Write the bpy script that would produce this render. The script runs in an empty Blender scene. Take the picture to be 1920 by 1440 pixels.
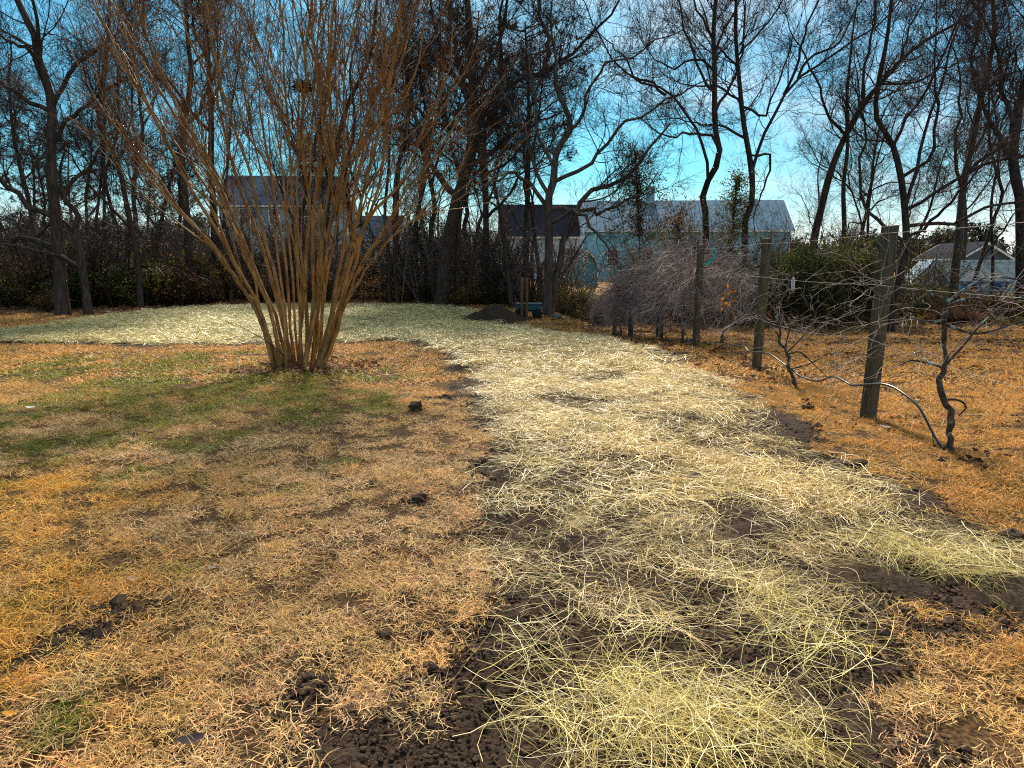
import bpy, math
import numpy as np
from mathutils import Vector
R = math.radians
rng = np.random.default_rng(7)
scene = bpy.context.scene
COL = scene.collection

# ------------------------------------------------------------ camera, sky, sun
PITCH, FPX, CAMZ = 10.0, 1280.0, 1.6
cam = bpy.data.cameras.new('camera'); cam.sensor_width = 36.0; cam.lens = 36.0 * FPX / 1920.0
cam.clip_start = 0.05; cam.clip_end = 3000
camo = bpy.data.objects.new('camera', cam); COL.objects.link(camo)
camo.location = (0, 0, CAMZ); camo.rotation_euler = (R(90 - PITCH), 0, 0)
scene.camera = camo
SUN_AZ, SUN_EL = -4.0, 44.0
world = bpy.data.worlds.new('World'); scene.world = world; world.use_nodes = True
wn, wl = world.node_tree.nodes, world.node_tree.links
wn.clear()
wo = wn.new('ShaderNodeOutputWorld'); bg = wn.new('ShaderNodeBackground'); bg.inputs[1].default_value = 0.08
sky = wn.new('ShaderNodeTexSky'); sky.sky_type = 'NISHITA'; sky.sun_disc = False
sky.sun_elevation = R(SUN_EL); sky.sun_rotation = R(SUN_AZ); sky.altitude = 50
sky.air_density = 1.0; sky.dust_density = 0.6; sky.ozone_density = 1.6
tint = wn.new('ShaderNodeMix'); tint.data_type = 'RGBA'; tint.blend_type = 'MULTIPLY'; tint.inputs[0].default_value = 1.0
tint.inputs[7].default_value = (0.33, 0.80, 0.86, 1)
wl.new(sky.outputs[0], tint.inputs[6])
wtc = wn.new('ShaderNodeTexCoord'); wsep = wn.new('ShaderNodeSeparateXYZ')
wl.new(wtc.outputs['Generated'], wsep.inputs[0])
wmap = wn.new('ShaderNodeMapping'); wmap.inputs['Scale'].default_value = (1.0, 1.0, 2.6)
wl.new(wtc.outputs['Generated'], wmap.inputs[0])
wno = wn.new('ShaderNodeTexNoise'); wno.inputs['Scale'].default_value = 2.1; wno.inputs['Detail'].default_value = 7; wno.inputs['Roughness'].default_value = 0.55
wl.new(wmap.outputs[0], wno.inputs['Vector'])
# thin cloud: more of it to the east (right) and low along the horizon
mr = wn.new('ShaderNodeMapRange'); mr.inputs[1].default_value = -0.5; mr.inputs[2].default_value = 0.6; mr.inputs[3].default_value = -0.16; mr.inputs[4].default_value = 0.13
wl.new(wsep.outputs[0], mr.inputs[0])
ad = wn.new('ShaderNodeMath'); ad.operation = 'ADD'; wl.new(wno.outputs[0], ad.inputs[0]); wl.new(mr.outputs[0], ad.inputs[1])
mz = wn.new('ShaderNodeMapRange'); mz.inputs[1].default_value = 0.05; mz.inputs[2].default_value = 0.34; mz.inputs[3].default_value = -0.20; mz.inputs[4].default_value = 0.05
wl.new(wsep.outputs[2], mz.inputs[0]); ad0 = ad; ad = wn.new('ShaderNodeMath'); ad.operation = 'ADD'; wl.new(ad0.outputs[0], ad.inputs[0]); wl.new(mz.outputs[0], ad.inputs[1])
cr = wn.new('ShaderNodeMapRange'); cr.interpolation_type = 'SMOOTHSTEP'; cr.inputs[1].default_value = 0.40; cr.inputs[2].default_value = 0.70; cr.inputs[3].default_value = 0; cr.inputs[4].default_value = 0.85
wl.new(ad.outputs[0], cr.inputs[0])
hz = wn.new('ShaderNodeMapRange'); hz.interpolation_type = 'SMOOTHSTEP'; hz.inputs[1].default_value = 0.0; hz.inputs[2].default_value = 0.13; hz.inputs[3].default_value = 0.8; hz.inputs[4].default_value = 0
wl.new(wsep.outputs[2], hz.inputs[0])
mc = wn.new('ShaderNodeMix'); mc.data_type = 'RGBA'; mc.inputs[7].default_value = (6.6, 7.2, 7.9, 1)
wl.new(cr.outputs[0], mc.inputs[0]); wl.new(tint.outputs[2], mc.inputs[6])
mh = wn.new('ShaderNodeMix'); mh.data_type = 'RGBA'; mh.inputs[7].default_value = (8.4, 7.5, 7.4, 1)
wl.new(hz.outputs[0], mh.inputs[0]); wl.new(mc.outputs[2], mh.inputs[6])
wl.new(mh.outputs[2], bg.inputs[0]); wl.new(bg.outputs[0], wo.inputs[0])
sl = bpy.data.lights.new('sun', 'SUN'); sl.energy = 5.0; sl.angle = R(8); sl.color = (1.0, 0.90, 0.74)
so = bpy.data.objects.new('sun', sl); COL.objects.link(so)
sd = Vector((math.sin(R(SUN_AZ)) * math.cos(R(SUN_EL)), math.cos(R(SUN_AZ)) * math.cos(R(SUN_EL)), math.sin(R(SUN_EL))))
so.rotation_euler = (-sd).to_track_quat('-Z', 'Y').to_euler(); so.location = sd * 60
vs = scene.view_settings; vs.view_transform = 'Standard'; vs.look = 'None'; vs.exposure = 0.92; vs.gamma = 1.0
try:
    vs.use_curve_mapping = False
except Exception:
    pass
scene.cycles.use_denoising = False; scene.cycles.filter_width = 1.1
scene.cycles.max_bounces = 4; scene.cycles.diffuse_bounces = 2; scene.cycles.transmission_bounces = 4; scene.cycles.transparent_max_bounces = 6

# ------------------------------------------------------------ helpers
def sstep(a, b, x):
    t = np.clip((np.asarray(x, float) - a) / (b - a), 0, 1)
    return t * t * (3 - 2 * t)
_lat = np.random.default_rng(3).random((256, 256))
def vnoise(x, y, s=1.0, o=0):
    x = np.asarray(x, float) * s + 37.3 * (o + 1); y = np.asarray(y, float) * s + 91.7 * (o + 1)
    xi = np.floor(x).astype(int); yi = np.floor(y).astype(int); fx = x - xi; fy = y - yi
    fx = fx * fx * (3 - 2 * fx); fy = fy * fy * (3 - 2 * fy)
    a = _lat[xi % 256, yi % 256]; b = _lat[(xi + 1) % 256, yi % 256]; c = _lat[xi % 256, (yi + 1) % 256]; d = _lat[(xi + 1) % 256, (yi + 1) % 256]
    return (a * (1 - fx) + b * fx) * (1 - fy) + (c * (1 - fx) + d * fx) * fy
def fbm(x, y, s=1.0, n=4, o=0):
    r = 0; a = 1; t = 0
    for i in range(n):
        r = r + a * vnoise(x, y, s * 2.03 ** i, o + i * 5); t += a; a *= 0.5
    return r / t
def hgt(x, y):
    x = np.asarray(x, float); y = np.asarray(y, float)
    z = 0.05 * (fbm(x, y, 0.35, 2, 40) - 0.5) * sstep(1, 5, y)
    z = z - 0.45 * sstep(12.5, 20, y) * sstep(0.8, 3.0, x) - 0.7 * sstep(22, 36, y) * sstep(10, 20, x)
    z = z + 0.4 * sstep(30, 50, y) * (1 - sstep(8, 16, x))
    return z
cp, sp = math.cos(R(PITCH)), math.sin(R(PITCH))
def ray(px, py):
    u = (np.asarray(px, float) - 960) / FPX; v = (np.asarray(py, float) - 720) / FPX
    return np.stack([u + 0 * v, cp - v * sp + 0 * u, -sp - v * cp + 0 * u], -1)
def at(px, py, Y):
    d = ray(px, py); s = np.asarray(Y, float) / d[..., 1]
    return d * s[..., None] + np.array([0, 0, CAMZ])
def atX(px, py, X):
    d = ray(px, py); s = X / d[..., 0]
    return d * s[..., None] + np.array([0, 0, CAMZ])
def ground(px, py):
    d = ray(px, py); s = -CAMZ / d[..., 2]
    for _ in range(25):
        p = d * s[..., None]
        s = 0.5 * s + 0.5 * (hgt(p[..., 0], p[..., 1]) - CAMZ) / d[..., 2]
    p = d * s[..., None]
    return np.stack([p[..., 0], p[..., 1], hgt(p[..., 0], p[..., 1])], -1)
def project(x, y, z):
    dz = np.asarray(z) - CAMZ
    dep = y * cp - dz * sp; up = y * sp + dz * cp
    return 960 + FPX * x / dep, 720 - FPX * up / dep

# materials --------------------------------------------------------
def mat(name, col, rough=0.8, var=0.25, scale=8.0, bump=0.0, col2=None, stretch=(1, 1, 1), spec=0.3, metal=0.0, coord='Object'):
    m = bpy.data.materials.new(name); m.use_nodes = True
    n, l = m.node_tree.nodes, m.node_tree.links
    b = n['Principled BSDF']; b.inputs['Roughness'].default_value = rough; b.inputs['Metallic'].default_value = metal
    b.inputs['Specular IOR Level'].default_value = spec
    tc = n.new('ShaderNodeTexCoord'); mp = n.new('ShaderNodeMapping'); mp.inputs['Scale'].default_value = stretch
    l.new(tc.outputs[coord], mp.inputs[0])
    no = n.new('ShaderNodeTexNoise'); no.inputs['Scale'].default_value = scale; no.inputs['Detail'].default_value = 5; no.inputs['Roughness'].default_value = 0.65
    l.new(mp.outputs[0], no.inputs['Vector'])
    rp = n.new('ShaderNodeValToRGB')
    c2 = col2 if col2 else tuple(min(1, c * (1 + var)) for c in col)
    c1 = col if col2 else tuple(c * (1 - var) for c in col)
    rp.color_ramp.elements[0].color = (*c1, 1); rp.color_ramp.elements[1].color = (*c2, 1)
    rp.color_ramp.elements[0].position = 0.36; rp.color_ramp.elements[1].position = 0.64
    l.new(no.outputs[0], rp.inputs[0]); l.new(rp.outputs[0], b.inputs['Base Color'])
    if bump:
        bp = n.new('ShaderNodeBump'); bp.inputs['Strength'].default_value = bump; bp.inputs['Distance'].default_value = 0.03
        l.new(no.outputs[0], bp.inputs['Height']); l.new(bp.outputs[0], b.inputs['Normal'])
    return m
def blade_mat(name, attr='tcol', trans=0.35, rough=0.6, spec=0.25, sheen=0.0, typ='INSTANCER'):
    """thin plant matter: colour from each tuft, brightness varied from blade to blade, some light passing through"""
    m = bpy.data.materials.new(name); m.use_nodes = True
    n, l = m.node_tree.nodes, m.node_tree.links
    b = n['Principled BSDF']; b.inputs['Roughness'].default_value = rough; b.inputs['Specular IOR Level'].default_value = spec
    a = n.new('ShaderNodeAttribute'); a.attribute_type = typ; a.attribute_name = attr
    v = n.new('ShaderNodeAttribute'); v.attribute_type = 'GEOMETRY'; v.attribute_name = 'bv'
    mx = n.new('ShaderNodeMix'); mx.data_type = 'RGBA'; mx.blend_type = 'MULTIPLY'; mx.inputs[0].default_value = 1
    l.new(a.outputs['Color'], mx.inputs[6]); l.new(v.outputs['Color'], mx.inputs[7])
    l.new(mx.outputs[2], b.inputs['Base Color'])
    t = n.new('ShaderNodeBsdfTranslucent'); l.new(mx.outputs[2], t.inputs[0])
    ms = n.new('ShaderNodeMixShader'); ms.inputs[0].default_value = trans
    l.new(b.outputs[0], ms.inputs[1]); l.new(t.outputs[0], ms.inputs[2]); l.new(ms.outputs[0], n['Material Output'].inputs[0])
    return m

# mesh building ----------------------------------------------------
def mesh_from(name, V, F, smooth=True, bv=None):
    """V (n,3); F list of int arrays (m,3) or (m,4)"""
    me = bpy.data.meshes.new(name)
    V = np.asarray(V, np.float32).reshape(-1, 3)
    F = [np.asarray(f, np.int32) for f in F if len(f)]
    me.vertices.add(len(V)); me.vertices.foreach_set('co', V.ravel())
    loops = np.concatenate([f.ravel() for f in F]); tot = np.concatenate([np.full(len(f), f.shape[1], np.int32) for f in F])
    me.loops.add(len(loops)); me.loops.foreach_set('vertex_index', loops)
    me.polygons.add(len(tot)); me.polygons.foreach_set('loop_start', np.concatenate([[0], np.cumsum(tot)[:-1]]).astype(np.int32))
    me.polygons.foreach_set('use_smooth', np.full(len(tot), smooth))
    me.update(calc_edges=True); me.validate()
    if bv is not None:
        a = me.attributes.new('bv', 'FLOAT_COLOR', 'POINT')
        c = np.ones((len(V), 4), np.float32); c[:, :3] = np.asarray(bv, np.float32).reshape(len(V), -1)
        a.data.foreach_set('color', c.ravel())
    return me
class MB:
    def __init__(s): s.V = []; s.F = []; s.n = 0; s.B = []
    def add(s, V, *Fs, bv=None):
        V = np.asarray(V, float).reshape(-1, 3); s.V.append(V)
        for f in Fs:
            f = np.asarray(f, int)
            if len(f): s.F.append(f + s.n)
        s.B.append(np.ones((len(V), 3)) if bv is None else np.broadcast_to(np.asarray(bv, float).reshape(len(V), -1), (len(V), 3)))
        s.n += len(V); return s
    def mesh(s, name, smooth=True, bv=False):
        F4 = [f for f in s.F if f.shape[1] == 4]; F3 = [f for f in s.F if f.shape[1] == 3]; o = [f for f in s.F if f.shape[1] not in (3, 4)]
        F = ([np.concatenate(F4)] if F4 else []) + ([np.concatenate(F3)] if F3 else []) + o
        return mesh_from(name, np.concatenate(s.V), F, smooth, np.concatenate(s.B) if bv else None)
def link(name, me, m=None, parent=None, loc=None):
    o = bpy.data.objects.new(name, me); COL.objects.link(o)
    if me is not None and m is not None and not me.materials: me.materials.append(m)
    if parent is not None: o.parent = parent
    if loc is not None: o.location = loc
    return o
def thing(name, label, cat, loc=(0, 0, 0), group=None):
    o = link(name, None, loc=Vector(loc)); o.empty_display_size = 0.2
    return tag(o, label, cat, group)
def tag(o, label=None, cat=None, group=None, kind=None):
    if label: o['label'] = label
    if cat: o['category'] = cat
    if group: o['group'] = group
    if kind: o['kind'] = kind
    return o
def norm(v): return v / np.maximum(np.linalg.norm(v, axis=-1, keepdims=True), 1e-9)
def tubes(mb, P, Rr, S=3, cap=False):
    """P (N,K,3) polylines, Rr (N,K) radii -> S-sided tubes"""
    P = np.asarray(P, float); Rr = np.asarray(Rr, float)
    if P.ndim == 2: P = P[None]; Rr = Rr[None]
    N, K, _ = P.shape
    if N == 0: return
    T = norm(np.gradient(P, axis=1)); m = np.abs(norm(P[:, -1] - P[:, 0]))
    ref = np.where((m[:, 0] < 0.75)[:, None], np.array([1., 0, 0]), np.array([0, 1., 0.2]))[:, None, :]
    n1 = norm(np.cross(T, ref)); n2 = np.cross(T, n1)
    a = np.arange(S) * 2 * math.pi / S
    V = P[:, :, None] + Rr[:, :, None, None] * (np.cos(a)[None, None, :, None] * n1[:, :, None] + np.sin(a)[None, None, :, None] * n2[:, :, None])
    idx = np.arange(N * K * S).reshape(N, K, S); i0 = idx[:, :-1]; i1 = idx[:, 1:]
    F = np.stack([i0, np.roll(i0, -1, 2), np.roll(i1, -1, 2), i1], -1).reshape(-1, 4)
    Fs = [F]
    if cap: Fs += [idx[:, 0, ::-1].reshape(N, S), idx[:, -1].reshape(N, S)]
    mb.add(V, *Fs)
def smooth_line(pts, K):
    """Catmull-Rom through pts, K points evenly spaced in length"""
    p = np.asarray(pts, float)
    q = np.vstack([2 * p[0] - p[1], p, 2 * p[-1] - p[-2]]); out = []
    for i in range(1, len(q) - 2):
        t = np.linspace(0, 1, 9)[:-1, None]
        a, b, c, d = q[i - 1], q[i], q[i + 1], q[i + 2]
        out.append(0.5 * (2 * b + (c - a) * t + (2 * a - 5 * b + 4 * c - d) * t ** 2 + (3 * b - a - 3 * c + d) * t ** 3))
    out = np.vstack(out + [p[-1:]])
    s = np.concatenate([[0], np.cumsum(np.linalg.norm(np.diff(out, axis=0), axis=1))]); g = np.linspace(0, s[-1], K)
    return np.stack([np.interp(g, s, out[:, k]) for k in range(p.shape[1])], -1)
def grow(P, Rr, n, len0, len1, ang=(30, 65), t0=0.2, K=6, rf=0.5, wob=0.25, up=0.12, tmax=1.0, rmin=0.004, rtip=0.45, taper=0.35, rng=rng):
    """children of polylines P (N,K,3) with radii: n in all, returns arrays for the next level"""
    N, K0, _ = P.shape
    L = np.linalg.norm(np.diff(P, axis=1), axis=2).sum(1)
    i = rng.choice(N, n, p=L / L.sum()); t = t0 + (tmax - t0) * rng.random(n) ** 0.85
    f = t * (K0 - 1); k = np.minimum(f.astype(int), K0 - 2); w = (f - k)[:, None]
    p = P[i, k] * (1 - w) + P[i, k + 1] * w; d = norm(P[i, k + 1] - P[i, k]); r = Rr[i, k] * (1 - w[:, 0]) + Rr[i, k + 1] * w[:, 0]
    a = np.radians(rng.uniform(*ang, n))[:, None]
    q = rng.normal(size=(n, 3)); q = norm(q - (q * d).sum(1, keepdims=True) * d)
    D = norm(d * np.cos(a) + q * np.sin(a))
    ln = rng.uniform(len0, len1, n) * (1 - taper * t); st = (ln / (K - 1))[:, None]
    out = [p]
    for _ in range(K - 1):
        D = norm(D + wob * rng.normal(size=(n, 3)) + np.array([0, 0, up])); out.append(out[-1] + D * st)
    out = np.stack(out, 1)
    r0 = np.maximum(r * rf * rng.uniform(0.6, 1.0, n), rmin)
    return out, r0[:, None] * np.linspace(1, rtip, K)[None]
def box(mb, c, s, rot=0.0):
    c = np.asarray(c, float); s = np.asarray(s, float) / 2
    v = np.array([[x, y, z] for x in (-1, 1) for y in (-1, 1) for z in (-1, 1)]) * s
    if rot:
        v = v @ np.array([[math.cos(rot), math.sin(rot), 0], [-math.sin(rot), math.cos(rot), 0], [0, 0, 1]])
    return mb.add(v + c, [[0, 1, 3, 2], [4, 6, 7, 5], [0, 4, 5, 1], [2, 3, 7, 6], [0, 2, 6, 4], [1, 5, 7, 3]])
def slab(mb, quad, th):
    """thick plate from a quad (4 corners), thickness along its normal"""
    q = np.asarray(quad, float); n = norm(np.cross(q[1] - q[0], q[3] - q[0])) * th
    v = np.vstack([q, q + n]); return mb.add(v, [[3, 2, 1, 0], [4, 5, 6, 7], [0, 1, 5, 4], [1, 2, 6, 5], [2, 3, 7, 6], [3, 0, 4, 7]])
def ribbons(mb, P, W, nrm, bv=None):
    """flat curved strips: P (N,K,3), W (N,K) widths, nrm (N,3) facing"""
    N, K, _ = P.shape; T = norm(np.gradient(P, axis=1)); s = norm(np.cross(T, nrm[:, None, :])) * (W[:, :, None] / 2)
    V = np.stack([P - s, P + s], 2); idx = np.arange(N * K * 2).reshape(N, K, 2)
    F = np.stack([idx[:, :-1, 0], idx[:, :-1, 1], idx[:, 1:, 1], idx[:, 1:, 0]], -1).reshape(-1, 4)
    b = None if bv is None else np.repeat(np.asarray(bv).reshape(N, -1), K * 2, axis=0)
    mb.add(V, F, bv=b)
def leaves(mb, C, size, rng=rng, flat=0.0, bv=None, aspect=0.6):
    """one folded pointed leaf at each point of C"""
    n = len(C); d = norm(rng.normal(size=(n, 3)) * np.array([1, 1, 1 - flat])); q = rng.normal(size=(n, 3)) * np.array([1, 1, 1 - flat])
    e = norm(np.cross(d, q)); u = np.cross(e, d); s = (size * rng.uniform(0.6, 1.3, n))[:, None]
    V = np.stack([C - d * s * .5, C + e * s * aspect * .5 + u * s * .12, C + d * s * .5 - u * s * 0.1, C - e * s * aspect * .5 + u * s * .12], 1)
    i = np.arange(n * 4).reshape(n, 4)
    b = rng.uniform(0.5, 1.35, n) if bv is None else bv
    mb.add(V, np.concatenate([i[:, [0, 1, 2]], i[:, [0, 2, 3]]]), bv=np.repeat(np.asarray(b).reshape(n, -1), 4, axis=0))

# scatter: one object whose points carry small prototype meshes -------
def scatter(name, protos, P, yaw, scale, col, label, cat, tilt=None, parent=None):
    c = bpy.data.collections.new(name + '_kinds')
    for i, me in enumerate(protos):
        c.objects.link(bpy.data.objects.new('%s_kind_%02d' % (name, i), me))
    n = len(P); me = bpy.data.meshes.new(name)
    me.vertices.add(n); me.vertices.foreach_set('co', np.asarray(P, np.float32).ravel())
    def attr(nm, ty, f, data):
        a = me.attributes.new(nm, ty, 'POINT'); a.data.foreach_set(f, np.ascontiguousarray(data).ravel())
    rot = np.zeros((n, 3), np.float32); rot[:, 2] = yaw
    if tilt is not None: rot[:, :2] = tilt
    attr('rot', 'FLOAT_VECTOR', 'vector', rot)
    sc = np.asarray(scale, np.float32)
    if sc.ndim == 1: sc = np.repeat(sc[:, None], 3, 1)
    attr('scl', 'FLOAT_VECTOR', 'vector', sc)
    attr('tcol', 'FLOAT_COLOR', 'color', np.concatenate([np.asarray(col, np.float32), np.ones((n, 1), np.float32)], 1))
    attr('pick', 'INT', 'value', rng.integers(0, len(protos), n).astype(np.int32))
    o = link(name, me); tag(o, label, cat, kind='stuff')
    ng = bpy.data.node_groups.new(name, 'GeometryNodeTree')
    ng.interface.new_socket('Geometry', in_out='INPUT', socket_type='NodeSocketGeometry')
    ng.interface.new_socket('Geometry', in_out='OUTPUT', socket_type='NodeSocketGeometry')
    N, L = ng.nodes, ng.links
    gi = N.new('NodeGroupInput'); go = N.new('NodeGroupOutput'); ip = N.new('GeometryNodeInstanceOnPoints')
    ci = N.new('GeometryNodeCollectionInfo'); ci.inputs[0].default_value = c; ci.inputs['Separate Children'].default_value = True; ci.inputs['Reset Children'].default_value = True
    def na(nm, ty):
        a = N.new('GeometryNodeInputNamedAttribute'); a.data_type = ty; a.inputs[0].default_value = nm; return a.outputs[0]
    L.new(gi.outputs[0], ip.inputs['Points']); L.new(ci.outputs[0], ip.inputs['Instance']); ip.inputs['Pick Instance'].default_value = True
    L.new(na('pick', 'INT'), ip.inputs['Instance Index']); L.new(na('scl', 'FLOAT_VECTOR'), ip.inputs['Scale'])
    er = N.new('FunctionNodeEulerToRotation'); L.new(na('rot', 'FLOAT_VECTOR'), er.inputs[0]); L.new(er.outputs[0], ip.inputs['Rotation'])
    L.new(ip.outputs[0], go.inputs[0])
    md = o.modifiers.new('scatter', 'NODES'); md.node_group = ng
    return o

# ------------------------------------------------------------ the bed of soil: outline in photo pixels -> ground
OUT = [(820, 2300), (835, 1700), (840, 1440), (850, 1250), (885, 1100), (905, 1000), (915, 880), (885, 780), (858, 700), (832, 660), (780, 645), (700, 641), (500, 648), (300, 650), (0, 646), (-200, 645),
       (-200, 640), (0, 622), (100, 606), (200, 591), (300, 581), (420, 574), (600, 572), (800, 573), (880, 578), (920, 596), (965, 613), (1050, 626), (1150, 637), (1230, 657),
       (1310, 692), (1420, 752), (1520, 812), (1620, 876), (1720, 930), (1820, 978), (1940, 1020), (2150, 1100), (2200, 1230), (1930, 1185), (1760, 1165), (1670, 1195), (1640, 1290), (1690, 1380), (1640, 1480), (1600, 1700), (1560, 2300)]
BED = ground(*np.array(OUT, float).T)[:, :2]
def bed_dist(x, y):
    """signed distance to the outline, positive inside"""
    p = np.stack([np.asarray(x, float).ravel(), np.asarray(y, float).ravel()], -1)
    best = np.full(len(p), 1e9); ins = np.zeros(len(p), bool)
    for i in range(len(BED)):
        a = BED[i - 1]; b = BED[i]; ab = b - a
        t = np.clip(((p - a) @ ab) / max(ab @ ab, 1e-9), 0, 1)
        best = np.minimum(best, np.linalg.norm(p - a - t[:, None] * ab, axis=1))
        c = (a[1] > p[:, 1]) != (b[1] > p[:, 1])
        if abs(ab[1]) > 1e-9: ins ^= c & (p[:, 0] < a[0] + (p[:, 1] - a[1]) / ab[1] * ab[0])
    return np.where(ins, best, -best).reshape(np.shape(x))
# bare earth patches torn into the lawn (photo pixel, metres)
BARE = [(600, 1290, .16), (560, 1330, .10), (650, 1230, .12), (640, 1400, .2), (760, 1370, .22), (720, 1440, .25), (790, 1290, .15), (770, 1130, .10), (820, 1190, .16), (690, 945, .06), (780, 940, .08), (830, 1010, .14),
        (120, 1200, .17), (220, 1150, .15), (60, 1240, .15), (170, 1180, .13), (300, 1130, .08), (860, 760, .35), (820, 748, .3), (1680, 1410, .2), (1560, 1380, .15)]
BARE_W = [(*ground(a, b)[:2], r) for a, b, r in BARE]
def bare_field(x, y):
    f = 0
    for bx, by, r in BARE_W: f = np.maximum(f, np.exp(-((x - bx) ** 2 * 0.6 + (y - by) ** 2 * 1.4) / (r * r)))
    return f
def soil_field(x, y):
    """>0 where the bare soil shows"""
    w = 0.10 + 0.012 * np.maximum(y, 0)
    return np.maximum(bed_dist(x, y) + (fbm(x, y, 2.2, 3, 8) - 0.5) * 2.0 * w * 2.2, (bare_field(x, y) - 0.62 + 0.5 * (fbm(x, y, 9, 2, 3) - 0.5)) * 0.2)

# ------------------------------------------------------------ ground sheet and soil
def axis(a, segs):
    out = [a]
    for end, step in segs:
        n = max(1, int(round((end - out[-1]) / step))); out += list(np.linspace(out[-1], end, n + 1)[1:])
    return np.array(out)
gy = np.concatenate([[-600, -200, -60, -20, -6, -2], axis(0.6, [(7, .05), (14, .10), (30, .25), (60, 1.5), (150, 8), (700, 60), (2000, 300)])])
gxp = axis(0, [(4.5, .05), (9, .12), (20, .3), (45, 1.5), (150, 9), (700, 60), (2000, 300)])
gx = np.concatenate([-gxp[:0:-1], gxp])
GX, GY = np.meshgrid(gx, gy, indexing='ij'); SF = soil_field(GX, GY); GZ = hgt(GX, GY)
near = 1 - sstep(10, 30, GY)
clod = (fbm(GX, GY, 9, 3, 1) - 0.5) * 0.09 + np.maximum(fbm(GX, GY, 4, 2, 2) - 0.55, 0) * 0.12
GZ = GZ + np.where(SF > 0, sstep(0, .12, SF) * clod * near * sstep(-.1, .6, GY - 0.6), 0) + (fbm(GX, GY, 3, 2, 11) - .5) * .03 * near * sstep(-.1, .6, GY - .6)
nx, ny = GX.shape; idx = np.arange(nx * ny).reshape(nx, ny)
quads = np.stack([idx[:-1, :-1], idx[1:, :-1], idx[1:, 1:], idx[:-1, 1:]], -1).reshape(-1, 4)
fs = SF.ravel()[quads].mean(1) > 0
V = np.stack([GX, GY, GZ], -1).reshape(-1, 3)
# base colours: thatch under the lawn, leaf floor of the wood, dry field behind
wood = sstep(25, 28, GY + 3 * (fbm(GX, GY, .3, 2, 6) - .5)) * (1 - sstep(36, 44, GY))
wood = np.maximum(wood, sstep(20.5, 22.5, GY + (fbm(GX, GY, .6, 2, 6) - .5)) * (1 - sstep(36, 44, GY)) * (1 - sstep(-14.5, -12.5, GX)))
wood = np.maximum(wood, sstep(23, 25, GY) * sstep(1, 2.5, GX) * (1 - sstep(36, 44, GY)))
fld = sstep(36, 44, GY); side = sstep(1.5, 3.0, GX)
C = np.array([.075, .043, .018])[None, None] * (1 - wood - fld)[..., None] * (1 - .25 * side[..., None]) + np.array([.10, .055, .028]) * wood[..., None] + np.array([.33, .20, .075]) * fld[..., None]
C = C * (0.7 + 0.6 * fbm(GX, GY, 1.7, 3, 22))[..., None]
def sub(name, mask):
    f = quads[mask]; u, inv = np.unique(f, return_inverse=True)
    return mesh_from(name, V[u], [inv.reshape(-1, 4)], True, C.reshape(-1, 3)[u])
gm = bpy.data.materials.new('thatch_ground'); gm.use_nodes = True
n_, l_ = gm.node_tree.nodes, gm.node_tree.links
a_ = n_.new('ShaderNodeAttribute'); a_.attribute_name = 'bv'; no_ = n_.new('ShaderNodeTexNoise'); no_.inputs['Scale'].default_value = 60; no_.inputs['Detail'].default_value = 6
tc_ = n_.new('ShaderNodeTexCoord'); l_.new(tc_.outputs['Object'], no_.inputs['Vector'])
rp_ = n_.new('ShaderNodeValToRGB'); rp_.color_ramp.elements[0].color = (.35, .35, .35, 1); rp_.color_ramp.elements[1].color = (1.5, 1.45, 1.4, 1); rp_.color_ramp.elements[0].position = .35; rp_.color_ramp.elements[1].position = .68
l_.new(no_.outputs[0], rp_.inputs[0]); mx_ = n_.new('ShaderNodeMix'); mx_.data_type = 'RGBA'; mx_.blend_type = 'MULTIPLY'; mx_.inputs[0].default_value = 1
l_.new(a_.outputs['Color'], mx_.inputs[6]); l_.new(rp_.outputs[0], mx_.inputs[7]); l_.new(mx_.outputs[2], n_['Principled BSDF'].inputs['Base Color'])
n_['Principled BSDF'].inputs['Roughness'].default_value = .95; n_['Principled BSDF'].inputs['Specular IOR Level'].default_value = .1
bp_ = n_.new('ShaderNodeBump'); bp_.inputs['Strength'].default_value = .8; bp_.inputs['Distance'].default_value = .02; l_.new(no_.outputs[0], bp_.inputs['Height']); l_.new(bp_.outputs[0], n_['Principled BSDF'].inputs['Normal'])
tag(link('ground', sub('ground', ~fs), gm), 'lawn and field ground of dry thatch', kind='structure')
M_SOIL = mat('dark_soil', (.018, .011, .007), .95, col2=(.065, .041, .026), scale=45, bump=1.0, spec=.15)
tag(link('soil_bed', sub('soil_bed', fs), M_SOIL), 'strip of freshly turned dark brown soil', kind='structure')

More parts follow.
